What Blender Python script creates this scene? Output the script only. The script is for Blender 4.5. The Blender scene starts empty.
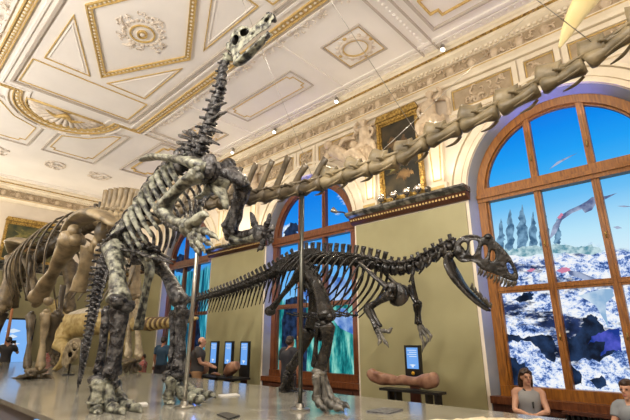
import bpy, math, random
from mathutils import Vector as V, Matrix, noise
random.seed(7)
S = bpy.context.scene
COL = S.collection
R = math.radians
PI = math.pi

# ------------------------------------------------------------------ camera geometry
FPX, PITCH, HEAD, CZ = 420.0, R(17.2), R(46.6), 1.65
cp, sp = math.cos(PITCH), math.sin(PITCH)
def ray(px, py):
    x = (px-315)/FPX; y = (210-py)/FPX
    z = y*cp+sp; w = cp-y*sp
    return V((w*math.sin(HEAD)+x*math.cos(HEAD), w*math.cos(HEAD)-x*math.sin(HEAD), z))
CAM = V((0, 0, CZ))
def UX(px, py, X): r = ray(px, py); return CAM + r*(X/r.x)
def UY(px, py, Y): r = ray(px, py); return CAM + r*(Y/r.y)
def UZ(px, py, Z): r = ray(px, py); return CAM + r*((Z-CZ)/r.z)

# ------------------------------------------------------------------ materials
def nmat(name):
    m = bpy.data.materials.new(name); m.use_nodes = True
    nt = m.node_tree; b = nt.nodes['Principled BSDF']
    return m, nt, b
def mat(name, col, rough=.5, metal=0, col2=None, scale=6, bump=0, bscale=30, spec=None, lo=.35, hi=.65, emit=None, es=1, detail=6):
    m, nt, b = nmat(name); N, L = nt.nodes, nt.links
    b.inputs['Roughness'].default_value = rough; b.inputs['Metallic'].default_value = metal
    b.inputs['Base Color'].default_value = (*col, 1)
    if spec is not None: b.inputs['Specular IOR Level'].default_value = spec
    tc = N.new('ShaderNodeTexCoord')
    if col2 is not None:
        n = N.new('ShaderNodeTexNoise'); n.inputs['Scale'].default_value = scale; n.inputs['Detail'].default_value = detail
        r = N.new('ShaderNodeValToRGB'); r.color_ramp.elements[0].position = lo; r.color_ramp.elements[1].position = hi
        r.color_ramp.elements[0].color = (*col, 1); r.color_ramp.elements[1].color = (*col2, 1)
        L.new(tc.outputs['Object'], n.inputs['Vector']); L.new(n.outputs['Fac'], r.inputs['Fac']); L.new(r.outputs['Color'], b.inputs['Base Color'])
    if bump:
        n2 = N.new('ShaderNodeTexNoise'); n2.inputs['Scale'].default_value = bscale; n2.inputs['Detail'].default_value = 5
        bp = N.new('ShaderNodeBump'); bp.inputs['Strength'].default_value = bump; bp.inputs['Distance'].default_value = .02
        L.new(tc.outputs['Object'], n2.inputs['Vector']); L.new(n2.outputs['Fac'], bp.inputs['Height']); L.new(bp.outputs['Normal'], b.inputs['Normal'])
    if emit is not None:
        b.inputs['Emission Color'].default_value = (*emit, 1); b.inputs['Emission Strength'].default_value = es
    return m
def wood(name, c1, c2, rough=.35):
    m, nt, b = nmat(name); N, L = nt.nodes, nt.links
    tc = N.new('ShaderNodeTexCoord'); mp = N.new('ShaderNodeMapping'); mp.inputs['Scale'].default_value = (9, 9, 1.2)
    n = N.new('ShaderNodeTexNoise'); n.inputs['Scale'].default_value = 4; n.inputs['Detail'].default_value = 6
    r = N.new('ShaderNodeValToRGB'); r.color_ramp.elements[0].position = .3; r.color_ramp.elements[1].position = .7
    r.color_ramp.elements[0].color = (*c1, 1); r.color_ramp.elements[1].color = (*c2, 1)
    L.new(tc.outputs['Object'], mp.inputs['Vector']); L.new(mp.outputs['Vector'], n.inputs['Vector']); L.new(n.outputs['Fac'], r.inputs['Fac'])
    L.new(r.outputs['Color'], b.inputs['Base Color']); b.inputs['Roughness'].default_value = rough
    return m
def picture(name, kind):
    """a backlit printed landscape: sky above, ground below, laid out by height"""
    m, nt, b = nmat(name); N, L = nt.nodes, nt.links
    g = N.new('ShaderNodeNewGeometry'); sx = N.new('ShaderNodeSeparateXYZ'); L.new(g.outputs['Position'], sx.inputs[0])
    mr = N.new('ShaderNodeMapRange'); mr.inputs['From Min'].default_value = 0; mr.inputs['From Max'].default_value = 6
    L.new(sx.outputs['Z'], mr.inputs['Value'])
    sky = N.new('ShaderNodeValToRGB'); e = sky.color_ramp.elements
    pts = {'coast': [(.46, (.80, .94, 1)), (.56, (.50, .82, 1)), (.66, (.16, .55, .96)), (.72, (.06, .46, .95)), (.80, (.01, .36, .95)), (.88, (0, .27, .90)), (.96, (0, .18, .80))],
           'meadow': [(.46, (.20, .55, .95)), (.60, (.10, .42, .92)), (.70, (.02, .34, .95)), (.9, (0, .22, .85))],
           'forest': [(.3, (.20, .50, .60)), (.6, (.08, .40, .85)), (.9, (0, .2, .8))]}[kind]
    e[0].position, e[0].color = pts[0][0], (*pts[0][1], 1); e[1].position, e[1].color = pts[-1][0], (*pts[-1][1], 1)
    for p, c in pts[1:-1]:
        k = e.new(p); k.color = (*c, 1)
    L.new(mr.outputs[0], sky.inputs['Fac'])
    def ns(scale, det=8, stretch=None, rough=.6):
        n = N.new('ShaderNodeTexNoise'); n.inputs['Scale'].default_value = scale; n.inputs['Detail'].default_value = det; n.inputs['Roughness'].default_value = rough
        src = g.outputs['Position']
        if stretch:
            mp = N.new('ShaderNodeMapping'); mp.inputs['Scale'].default_value = stretch; L.new(src, mp.inputs['Vector']); src = mp.outputs[0]
        L.new(src, n.inputs['Vector']); return n
    def ramp(n, els):
        r = N.new('ShaderNodeValToRGB'); ee = r.color_ramp.elements
        ee[0].position, ee[0].color = els[0][0], (*els[0][1], 1); ee[1].position, ee[1].color = els[-1][0], (*els[-1][1], 1)
        for p, c in els[1:-1]:
            k = ee.new(p); k.color = (*c, 1)
        L.new(n, r.inputs['Fac']); return r
    def mix(f, a, c):
        x = N.new('ShaderNodeMixRGB'); L.new(f, x.inputs[0]); L.new(a, x.inputs[1]); L.new(c, x.inputs[2]); return x.outputs[0]
    def math_(op, a, b_):
        x = N.new('ShaderNodeMath'); x.operation = op
        for i, q in enumerate((a, b_)):
            if isinstance(q, (int, float)): x.inputs[i].default_value = q
            else: L.new(q, x.inputs[i])
        return x.outputs[0]
    if kind == 'coast':
        gr = ramp(ns(7.5, 12, (1, .8, 1.2), rough=.80).outputs['Fac'], [(.36, (.005, .02, .08)), (.43, (.04, .11, .38)), (.47, (.30, .45, .85)), (.50, (.75, .84, 1)), (.56, (.97, .98, 1))]).outputs[0]
        hz = 3.0
        big = ramp(ns(1.3, 6, (1, .55, 1.6), rough=.7).outputs['Fac'], [(.40, (0, 0, 0)), (.46, (1, 1, 1))]).outputs[0]
        gr = mix(big, ramp(ns(4, 6).outputs['Fac'], [(.35, (.005, .012, .035)), (.7, (.03, .06, .20))]).outputs[0], gr)
    elif kind == 'meadow':
        gr = ramp(ns(2.4, 8, (1, 3, .8)).outputs['Fac'], [(.36, (0, .08, .10)), (.48, (.02, .30, .30)), (.60, (.22, .62, .52)), (.72, (.55, .85, .75))]).outputs[0]
        hz = 2.5
    else:
        gr = ramp(ns(2, 8, (1, 5, .35)).outputs['Fac'], [(.36, (0, .04, .09)), (.5, (.02, .30, .42)), (.62, (.20, .62, .70)), (.75, (.6, .9, .9))]).outputs[0]
        hz = 3.9
    edge = math_('ADD', sx.outputs['Z'], math_('MULTIPLY', math_('SUBTRACT', ns(1.6, 5).outputs['Fac'], .5), .9))
    f = math_('MULTIPLY', math_('SUBTRACT', edge, hz), 9); cl = N.new('ShaderNodeClamp'); L.new(f, cl.inputs[0])
    c = mix(cl.outputs[0], gr, sky.outputs[0])
    if kind == 'meadow':
        cd = ramp(ns(1.1, 6, (1, .9, 2.0)).outputs['Fac'], [(.57, (0, 0, 0)), (.66, (1, 1, 1))]).outputs[0]
        up = N.new('ShaderNodeClamp'); L.new(math_('MULTIPLY', math_('SUBTRACT', sx.outputs['Z'], 3.0), 2), up.inputs[0])
        w = N.new('ShaderNodeRGB'); w.outputs[0].default_value = (.85, .95, 1, 1)
        c = mix(math_('MULTIPLY', cd, up.outputs[0]), c, w.outputs[0])
    b.inputs['Base Color'].default_value = (.004, .004, .004, 1); b.inputs['Roughness'].default_value = .9; b.inputs['Specular IOR Level'].default_value = .05
    L.new(c, b.inputs['Emission Color']); b.inputs['Emission Strength'].default_value = .95
    return m

M = {}
M['plaster'] = mat('plaster', (.72, .64, .53), .75, col2=(.82, .74, .62), scale=1.5, bump=.05, bscale=25)
M['ceil'] = mat('ceiling_plaster', (.85, .81, .76), .8, col2=(.92, .88, .83), scale=.9)
M['cream'] = mat('cream_stucco', (.78, .69, .53), .6, col2=(.87, .79, .63), scale=3)
M['stucco'] = mat('ornament_stucco', (.56, .44, .30), .65, col2=(.74, .62, .46), scale=9, bump=.25, bscale=35)
M['frieze'] = mat('frieze_tan', (.40, .31, .20), .7, col2=(.50, .40, .27), scale=6)
M['ceilorn'] = mat('ceiling_ornament', (.66, .57, .47), .7, col2=(.84, .76, .66), scale=9, bump=.2)
M['gold'] = mat('gilding', (.20, .115, .025), .4, .6, col2=(.62, .42, .12), scale=22)
M['goldp'] = mat('gold_paint', (.55, .37, .12), .5, .2, col2=(.70, .52, .22), scale=14)
M['greyline'] = mat('grey_molding', (.52, .46, .40), .6)
M['reveal'] = mat('grey_reveal', (.22, .24, .28), .6, col2=(.28, .29, .32), scale=2)
M['olive'] = mat('olive_wall', (.29, .265, .135), .45, col2=(.36, .33, .175), scale=.8, bump=.03)
M['marble'] = mat('dark_marble', (.05, .05, .045), .2, col2=(.35, .33, .27), scale=7, lo=.45, hi=.75)
M['wood'] = wood('warm_wood', (.15, .047, .004), (.35, .130, .010), .42)
M['woodred'] = wood('reddish_wood', (.09, .026, .010), (.22, .075, .025), .3)
M['wooddark'] = wood('dark_wood', (.055, .018, .010), (.12, .045, .025), .35)
M['parquet'] = wood('parquet', (.12, .07, .035), (.20, .12, .06), .3)
M['platform'] = mat('platform_top', (.19, .18, .15), .13, col2=(.30, .285, .24), scale=3, bump=.04, bscale=8, spec=.6)
M['platside'] = mat('platform_side', (.18, .18, .22), .35)
M['steeldark'] = mat('dark_steel', (.10, .10, .085), .3, .85)
M['steel'] = mat('steel', (.45, .43, .38), .28, .9)
M['black'] = mat('black_paint', (.012, .011, .010), .4)
M['chrome'] = mat('chrome', (.8, .78, .75), .12, 1)
M['lampface'] = mat('lamp_face', (1, .95, .85), .3, emit=(1, .93, .80), es=12)
M['ig_dark'] = mat('charcoal_bone_painted_gloss', (.010, .009, .011), .26, col2=(.16, .152, .145), scale=13, bump=1.0, bscale=30, lo=.46, hi=.72)  # grey blotches are gloss highlights painted into the black bone colour
M['ig_pale_lit'] = mat('pale_bone_painted_gloss', (.016, .016, .015), .30, col2=(.33, .33, .25), scale=13, bump=1.0, bscale=30, lo=.40, hi=.62)  # pale tone mostly paints light and gloss; the near femur is truly pale
M['al_dark'] = mat('black_bone', (.006, .0055, .005), .24, col2=(.042, .036, .030), scale=8, bump=.4, bscale=28, lo=.42, hi=.72)
M['al_foot'] = mat('grey_black_bone', (.025, .023, .02), .3, col2=(.20, .185, .155), scale=12, bump=.4, bscale=28)
M['dp_tan'] = mat('tan_bone', (.085, .060, .030), .40, col2=(.31, .235, .130), scale=5, bump=.35, bscale=18, lo=.3, hi=.62)
M['dp_brown'] = mat('brown_bone', (.05, .037, .021), .40, col2=(.17, .13, .075), scale=5, bump=.4, bscale=18)
M['dp_dark'] = mat('dark_brown_bone', (.028, .021, .013), .40, col2=(.11, .082, .048), scale=5, bump=.4, bscale=18)
M['dp_neck'] = mat('neck_bone', (.085, .066, .034), .42, col2=(.29, .23, .13), scale=4, bump=.4, bscale=18)
M['tooth'] = mat('tooth_enamel', (.06, .05, .035), .3)
M['cast'] = mat('pink_bone_cast', (.20, .085, .045), .4, col2=(.40, .22, .135), scale=6, bump=.2)
M['cast_end'] = mat('dark_cast', (.10, .05, .03), .4, col2=(.22, .12, .08), scale=9)
M['yellow'] = mat('pale_yellow', (.80, .66, .30), .5, col2=(.86, .74, .42), scale=3)
M['stone'] = mat('pale_stone', (.62, .50, .30), .8, col2=(.82, .72, .52), scale=20, bump=.6, bscale=22)
M['bluerim'] = mat('blue_rim', (.10, .15, .35), .25, col2=(.45, .55, .75), scale=3)
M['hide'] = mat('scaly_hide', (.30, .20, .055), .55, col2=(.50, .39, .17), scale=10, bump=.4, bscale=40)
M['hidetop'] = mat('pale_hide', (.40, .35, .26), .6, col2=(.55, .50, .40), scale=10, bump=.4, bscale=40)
M['stripe'] = mat('brown_stripe', (.10, .055, .02), .55)
M['ivory'] = mat('ivory_bone', (.20, .15, .085), .45, col2=(.50, .41, .26), scale=9, bump=.3)
M['skin'] = mat('skin', (.52, .27, .17), .5, col2=(.58, .32, .21), scale=8)
M['skin2'] = mat('tanned_skin', (.42, .18, .10), .5)
M['hair'] = mat('dark_hair', (.022, .013, .009), .45, col2=(.05, .03, .02), scale=30, bump=.4, bscale=60)
M['hairb'] = mat('brown_hair', (.03, .014, .008), .45, col2=(.06, .03, .016), scale=30)
M['eye'] = mat('eye_dark', (.02, .015, .012), .2)
M['lip'] = mat('lips', (.40, .13, .10), .5)
M['greytop'] = mat('grey_cotton', (.30, .30, .30), .85, bump=.15, bscale=60)
M['greytee'] = mat('grey_tee', (.22, .23, .24), .85)
M['darktee'] = mat('charcoal_tee', (.022, .022, .028), .85)
M['greybrown'] = mat('dark_grey_tee', (.06, .055, .055), .85)
M['bluetee'] = mat('navy_tee', (.03, .07, .12), .85)
M['redtee'] = mat('red_print', (.45, .05, .04), .8, col2=(.55, .35, .30), scale=18)
M['jeans'] = mat('denim', (.08, .13, .28), .85, col2=(.14, .22, .40), scale=30)
M['khaki'] = mat('khaki', (.30, .17, .08), .85)
M['darkpant'] = mat('dark_trousers', (.03, .03, .035), .85)
M['paint'] = mat('old_oil_painting', (.012, .012, .008), .3, col2=(.09, .065, .03), scale=2.2, lo=.42, hi=.8)
M['paintland'] = mat('dark_landscape', (.02, .03, .015), .35, col2=(.20, .17, .05), scale=2.0, lo=.40, hi=.8)
M['ochre'] = mat('ochre_paint', (.015, .012, .008), .4, col2=(.20, .115, .04), scale=4)
M['palmgreen'] = mat('palm_paint', (.03, .04, .012), .4, col2=(.20, .17, .05), scale=7)
M['screen'] = mat('console_screen', (.02, .02, .02), .2, emit=(.16, .42, .95), es=.9)
M['screenw'] = mat('screen_graphic', (.02, .02, .02), .2, emit=(.75, .88, 1), es=.9)
M['sticker'] = mat('yellow_sticker', (.75, .42, .02), .5)
M['paper'] = mat('dark_plaque', (.03, .03, .035), .4, col2=(.22, .22, .22), scale=30)
M['plaque_or_reflection'] = mat('pale_plaque_or_reflection', (.72, .70, .66), .4)
M['sheetblue'] = mat('lit_blue_panel', (.02, .02, .02), .3, emit=(.22, .50, 1), es=.9)
M['neon'] = mat('purple_neon', (.1, .05, .15), .3, emit=(.42, .10, .75), es=1.2)
M['sailbrown'] = mat('orange_wood', (.50, .20, .08), .4)
M['coast'] = picture('backlit_coast', 'coast'); M['meadow'] = picture('backlit_meadow', 'meadow'); M['forest'] = picture('backlit_forest', 'forest')
def emis(name, c, s=.9, c2=None, scale=5):
    m, nt, b = nmat(name); b.inputs['Base Color'].default_value = (.004, .004, .004, 1); b.inputs['Specular IOR Level'].default_value = .05; b.inputs['Roughness'].default_value = .9; b.inputs['Emission Strength'].default_value = s
    b.inputs['Emission Color'].default_value = (*c, 1)
    if c2:
        N, L = nt.nodes, nt.links
        g = N.new('ShaderNodeNewGeometry'); n = N.new('ShaderNodeTexNoise'); n.inputs['Scale'].default_value = scale; n.inputs['Detail'].default_value = 7
        r = N.new('ShaderNodeValToRGB'); r.color_ramp.elements[0].position = .38; r.color_ramp.elements[1].position = .62
        r.color_ramp.elements[0].color = (*c, 1); r.color_ramp.elements[1].color = (*c2, 1)
        L.new(g.outputs['Position'], n.inputs['Vector']); L.new(n.outputs['Fac'], r.inputs['Fac']); L.new(r.outputs[0], b.inputs['Emission Color'])
    return m
M['p_tree'] = emis('print_conifer', (.05, .14, .26), .9, (.22, .42, .62), 9)
M['p_bush'] = emis('print_bush', (.12, .32, .42), .9, (.60, .80, .85), 11)
M['p_ptero'] = emis('print_flier', (.10, .14, .30), .9, (.42, .50, .70), 6)
M['p_pink'] = emis('print_pink', (.70, .25, .40), .9)
M['p_body'] = emis('print_sauropod', (.04, .16, .55), .9, (.45, .65, .95), 3)
M['p_dark'] = emis('print_trunk', (.003, .008, .022), .9, (.018, .045, .12), 6)
M['p_violet'] = emis('print_violet', (.01, .04, .28), .9, (.09, .11, .62), 6)
M['p_pale'] = emis('print_pale_flier', (.30, .50, .75), .9, (.75, .88, 1), 3)

# ------------------------------------------------------------------ mesh builder
def spline(pts, n):
    """n samples on a Catmull-Rom through pts (tuples of any length)"""
    P = [tuple(p) for p in pts]; m = len(P)
    out = []
    for k in range(n):
        t = k/(n-1)*(m-1); i = min(int(t), m-2); u = t-i
        a, b, c, d = P[max(i-1, 0)], P[i], P[i+1], P[min(i+2, m-1)]
        out.append(tuple(.5*(2*q + (r_-p)*u + (2*p-5*q+4*r_-s)*u*u + (3*q-p-3*r_+s)*u**3) for p, q, r_, s in zip(a, b, c, d)))
    return out
class MB:
    def __init__(s): s.v = []; s.f = []; s.mi = []; s.cur = 0
    def add(s, vs, fs):
        o = len(s.v); s.v += [V(p) for p in vs]; s.f += [[i+o for i in f] for f in fs]; s.mi += [s.cur]*len(fs); return s
    def tube(s, pts, rads, seg=8, flat=1, up=(0, 0, 1), n=0, cap=True):
        pts = [V(p) for p in pts]
        if isinstance(rads, (int, float)): rads = [rads]*len(pts)
        if n:
            q = spline([(*p, r) for p, r in zip(pts, rads)], n); pts = [V(p[:3]) for p in q]; rads = [max(p[3], .001) for p in q]
        vs, fs = [], []; side = None; m = len(pts)
        for i, p in enumerate(pts):
            t = (pts[min(i+1, m-1)]-pts[max(i-1, 0)])
            t = t.normalized() if t.length > 1e-9 else V((0, 0, 1))
            if side is None:
                u = V(up)
                if abs(u.normalized().dot(t)) > .97: u = V((1, 0, 0)) if abs(t.x) < .9 else V((0, 1, 0))
                side = t.cross(u).normalized()
            else:
                side = side - t*side.dot(t)
                side = side.normalized() if side.length > 1e-6 else t.orthogonal().normalized()
            w = side.cross(t)
            for k in range(seg):
                a = 2*PI*k/seg
                vs.append(p + side*math.cos(a)*rads[i]*flat + w*math.sin(a)*rads[i])
        for i in range(m-1):
            for k in range(seg):
                fs.append([i*seg+k, i*seg+(k+1) % seg, (i+1)*seg+(k+1) % seg, (i+1)*seg+k])
        if cap:
            fs.append(list(range(seg))[::-1]); fs.append([(m-1)*seg+k for k in range(seg)])
        return s.add(vs, fs)
    def ball(s, c, r, seg=10, rings=7, rot=None):
        if isinstance(r, (int, float)): r = (r, r, r)
        vs, fs = [], []
        for i in range(1, rings):
            th = PI*i/rings
            for k in range(seg):
                a = 2*PI*k/seg
                vs.append(V((r[0]*math.sin(th)*math.cos(a), r[1]*math.sin(th)*math.sin(a), r[2]*math.cos(th))))
        vs += [V((0, 0, r[2])), V((0, 0, -r[2]))]
        n = len(vs)
        for i in range(rings-2):
            for k in range(seg): fs.append([i*seg+k, (i+1)*seg+k, (i+1)*seg+(k+1) % seg, i*seg+(k+1) % seg])
        for k in range(seg):
            fs.append([n-2, k, (k+1) % seg]); fs.append([n-1, (rings-2)*seg+(k+1) % seg, (rings-2)*seg+k])
        if rot is not None: vs = [rot @ v for v in vs]
        return s.add([v+V(c) for v in vs], fs)
    def box(s, lo, hi):
        a, b = V(lo), V(hi)
        vs = [(x, y, z) for x in (a.x, b.x) for y in (a.y, b.y) for z in (a.z, b.z)]
        return s.add(vs, [[0, 1, 3, 2], [4, 6, 7, 5], [0, 4, 5, 1], [2, 3, 7, 6], [0, 2, 6, 4], [1, 5, 7, 3]])
    def prism(s, poly, vec):
        n = len(poly); P = [V(p) for p in poly]; d = V(vec)
        return s.add(P+[p+d for p in P], [list(range(n))[::-1], list(range(n, 2*n))] + [[i, (i+1) % n, n+(i+1) % n, n+i] for i in range(n)])
    def frame(s, poly, w, h, mp, closed=True):
        """a strip of width w and height h along a 2-D polyline; mp(a, b, c) puts it on its surface"""
        n = len(poly); P = [V((p[0], p[1])) for p in poly]; vs, fs = [], []
        for i in range(n):
            a, b, c = P[i-1] if (closed or i) else None, P[i], P[(i+1) % n] if (closed or i < n-1) else None
            d1 = (b-a).normalized() if a is not None else None; d2 = (c-b).normalized() if c is not None else None
            d1 = d1 or d2; d2 = d2 or d1
            n1, n2 = V((-d1.y, d1.x)), V((-d2.y, d2.x)); m = n1+n2
            m = m.normalized() if m.length > 1e-6 else n1
            k = w/2/max(m.dot(n1), .35)
            o, q = b+m*k, b-m*k
            vs += [mp(o.x, o.y, -.01), mp(o.x, o.y, h), mp(q.x, q.y, h), mp(q.x, q.y, -.01)]
        for i in range(n if closed else n-1):
            j = (i+1) % n
            for k in range(3): fs.append([4*i+k, 4*j+k, 4*j+k+1, 4*i+k+1])
        return s.add(vs, fs)
    def beads(s, poly, step, r, mp, closed=True, sq=False):
        n = len(poly)
        for i in range(n if closed else n-1):
            a, b = V(poly[i]).to_2d(), V(poly[(i+1) % n]).to_2d(); k = max(1, int((b-a).length/step))
            for j in range(k):
                q = a.lerp(b, (j+.5)/k)
                if sq: p = V(mp(q.x, q.y, 0)); s.box(p-V((r, r, r)), p+V((r, r, r)))
                else: s.ball(mp(q.x, q.y, .0), r, 6, 4)
        return s
    def rough(s, amp, freq):
        for i, v in enumerate(s.v):
            s.v[i] = v + noise.noise_vector(v*freq)*amp
        return s
    def mirror(s, X0):
        o = MB(); o.v = [V((2*X0-v.x, v.y, v.z)) for v in s.v]; o.f = [f[::-1] for f in s.f]; o.mi = list(s.mi); return o
    def build(s, name, m, parent=None, smooth=True, remesh=0, sub=0):
        off = OFF.get(parent.name, V((0, 0, 0))) if parent else V((0, 0, 0))
        if parent and parent.name.startswith('dinosaur_skeleton'):
            for v in s.v: v.z = max(v.z, .954)
        if parent and parent.name.startswith('toe'):
            for v in s.v: v.z = max(v.z, .954)
        me = bpy.data.meshes.new(name); me.from_pydata([v-off for v in s.v], [], s.f); me.validate(); me.update()
        for q in (m if isinstance(m, list) else [m]): me.materials.append(q)
        if len(me.polygons) == len(s.mi): me.polygons.foreach_set('material_index', s.mi)
        if smooth: me.polygons.foreach_set('use_smooth', [True]*len(me.polygons))
        if smooth == 'auto': me.set_sharp_from_angle(angle=R(40))
        o = bpy.data.objects.new(name, me); COL.objects.link(o)
        if parent: o.parent = parent; OFF[o.name] = off
        if remesh:
            d = o.modifiers.new('r', 'REMESH'); d.mode = 'VOXEL'; d.voxel_size = remesh; d.use_smooth_shade = True
            d = o.modifiers.new('s', 'SMOOTH'); d.factor = .5; d.iterations = 3
        if sub:
            d = o.modifiers.new('u', 'SUBSURF'); d.levels = d.render_levels = sub
        return o
OFF = {}
def thing(name, label, cat, loc, group=None):
    o = bpy.data.objects.new(name, None); COL.objects.link(o); o.location = V(loc); o.empty_display_size = .1
    OFF[o.name] = V(loc); tag(o, label, cat, group); return o
def tag(o, label, cat, group=None, kind=None):
    o['label'] = label; o['category'] = cat
    if group: o['group'] = group
    if kind: o['kind'] = kind
    return o
TRIM = [0]
def struct(name, mb, m, smooth=False, parent=None, **k):
    o = mb.build(name, m, parent, smooth=smooth, **k)
    if parent is None: o['kind'] = 'structure'
    return o
def trim(mb, m, label, smooth=False):
    TRIM[0] += 1
    o = struct('trim_%d' % TRIM[0], mb, m, smooth); o['label'] = label; return o

# ================================================================== THE ROOM
XW, XL, YF, YN, ZC = 7.5, -2.1, 19.0, -4.4, 7.5
XM, YM = 2.7, 7.3                                           # middle of the ceiling
BAYS = [('coast', 1.5), ('meadow', 7.4), ('forest', 13.3)]  # the three arched windows
HW, HO, ZS, ZB = 1.47, 1.58, 4.28, .72                                  # half width, spring line, sill
struct('floor', MB().box((XL-.3, YN-.3, -.1), (XW+.6, YF+.3, 0)), M['parquet'])
struct('ceiling', MB().box((XL-.3, YN-.3, ZC), (XW+.6, YF+.3, ZC+.12)), M['ceil'])
struct('wall_left', MB().box((XL-.3, YN-.3, 0), (XL, YF+.3, ZC)), M['plaster'])
struct('wall_near', MB().box((XL, YN-.3, 0), (XW, YN, ZC)), M['plaster'])
def arc(yc, r, n=28, z=ZS, a0=0, a1=PI):
    return [(yc-math.cos(a0+(a1-a0)*k/n)*r, z+math.sin(a0+(a1-a0)*k/n)*r) for k in range(n+1)]
# window wall: piers, the parts below the sills and the wall above the arches
w = MB(); T = .5
ys = [YN] + [q for _, c in BAYS for q in (c-HO, c+HO)] + [YF]
for i in range(0, len(ys), 2): w.box((XW, ys[i], 0), (XW+T, ys[i+1], ZS))
for _, c in BAYS: w.box((XW+.05, c-HO, 0), (XW+T, c+HO, ZB))
edges = [YN, (BAYS[0][1]+BAYS[1][1])/2, (BAYS[1][1]+BAYS[2][1])/2, YF]
for i, (_, c) in enumerate(BAYS):
    poly = [(XW, edges[i], ZS)] + [(XW, y, z) for y, z in arc(c, HO)] + [(XW, edges[i+1], ZS), (XW, edges[i+1], ZC), (XW, edges[i], ZC)]
    w.prism(poly, (T, 0, 0))
struct('wall_right', w, M['plaster'])
rv = MB()
for _, c in BAYS:
    A, B = [(c-HO, 0)]+arc(c, HO)+[(c+HO, 0)], [(c-HW, 0)]+arc(c, HW)+[(c+HW, 0)]
    for k in range(len(A)-1):
        rv.add([(XW+.004, *A[k]), (XW+.004, *A[k+1]), (XW+.165, *B[k+1]), (XW+.165, *B[k]), (XW+.30, *A[k]), (XW+.30, *A[k+1]), (XW+.30, *B[k+1]), (XW+.30, *B[k])], [[0, 1, 2, 3], [3, 2, 6, 7]])
trim(rv, M['reveal'], 'slanting grey reveals around the arched windows', 'auto')
ol = MB()
for i in range(0, len(ys), 2): ol.box((XW-.03, ys[i]+.06, 0.12), (XW, ys[i+1]-.06, 4.16))
trim(ol, M['olive'], 'olive painted wall panels between the arched windows')
# end wall
struct('wall_far', MB().box((XL, YF, 0), (XW+T, YF+.3, ZC)), M['plaster'])
trim(MB().box((XL, YF-.03, .1), (XW-.05, YF, 4.1)), M['olive'], 'olive painted lower wall at the far end')
# skirting
struct('baseboard_right', MB().box((XW-.06, 3.0, 0), (XW-.03, 5.75, .14)).box((XW-.06, 8.75, 0), (XW-.03, 11.6, .14)).box((XW-.06, 14.6, 0), (XW-.03, YF, .14)), M['wooddark'])
struct('baseboard_far', MB().box((XL, YF-.06, 0), (XW-.06, YF-.03, .14)), M['wooddark'])

# profile swept along the window wall and the end wall
def run(prof, m, label, right=True, far=True, y0=YN, y1=None, smooth=False, left=True):
    """prof: list of (out from wall, z), closed outline"""
    y1 = YF if y1 is None else y1
    mb = MB()
    if right: mb.prism([(XW-o, y0, z) for o, z in prof], (0, y1-y0, 0))
    if far: mb.prism([(XL, YF-o, z) for o, z in prof], (XW-XL, 0, 0))
    if left: mb.prism([(XL+o, YN, z) for o, z in prof], (0, YF-YN, 0))
    return trim(mb, m, label, smooth)
run([(0, 7.5), (.34, 7.5), (.34, 7.44), (.30, 7.42), (.27, 7.36), (.22, 7.33), (.22, 7.28), (.12, 7.22), (.10, 7.16), (0, 7.16)], M['cream'], 'stepped cream cornice under the ceiling')
run([(.20, 7.375), (.29, 7.375), (.29, 7.345), (.20, 7.345)], M['gold'], 'thin gilded line along the cornice')
dn = MB()
for k in range(int((YF+2)/.10)):
    y = -2+k*.10; dn.box((XW-.16, y, 7.17), (XW-.08, y+.055, 7.225))
for k in range(int((XW-XL)/.10)):
    x = XL+k*.10; dn.box((x, YF-.16, 7.17), (x+.055, YF-.08, 7.225))
trim(dn, M['cream'], 'small tooth blocks under the cornice')
run([(0, 7.16), (.05, 7.16), (.05, 6.86), (0, 6.86)], M['frieze'], 'tan frieze band behind the stucco garlands')
run([(0, 6.86), (.16, 6.86), (.15, 6.80), (.10, 6.76), (.08, 6.70), (0, 6.70)], M['cream'], 'cream molding under the frieze')
run([(.05, 6.835), (.165, 6.835), (.165, 6.815), (.05, 6.815)], M['goldp'], 'thin gold line under the frieze')

def scroll(mb, P, size, n=8):
    """a clump of leaf scrolls in relief; P(a, b, c) maps to the wall, c outwards"""
    for k in range(n):
        a, b = random.uniform(-1, 1)*size[0], random.uniform(-1, 1)*size[1]
        r = random.uniform(.3, .6)*min(size); t0 = random.uniform(0, 6.3); d = random.choice((-1, 1))
        pts = [P(a+math.cos(t0+d*t)*r*(1-t/6), b+math.sin(t0+d*t)*r*(1-t/6), .012+.006*t) for t in (0, .8, 1.6, 2.4, 3.2, 4)]
        mb.tube(pts, [r*.10, r*.22, r*.26, r*.22, r*.2, r*.24], 5, n=9)
fr = MB()
y = -1.0
while y < YF-.2:
    P = lambda a, b, c, y=y: V((XW-.05-c*1.6, y+a, 7.01+b))
    scroll(fr, P, (.26, .12), 7)
    fr.ball((XW-.06, y, 7.01), (.05, .10, .11), 7, 5)
    y += .46
x = XL+.3
while x < XW-.2:
    P = lambda a, b, c, x=x: V((x+a, YF-.05-c*1.6, 7.01+b))
    scroll(fr, P, (.26, .12), 7); fr.ball((x, YF-.06, 7.01), (.10, .05, .11), 7, 5)
    x += .46
trim(fr, M['stucco'], 'stucco garlands and leaf scrolls on the frieze', True)

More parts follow.
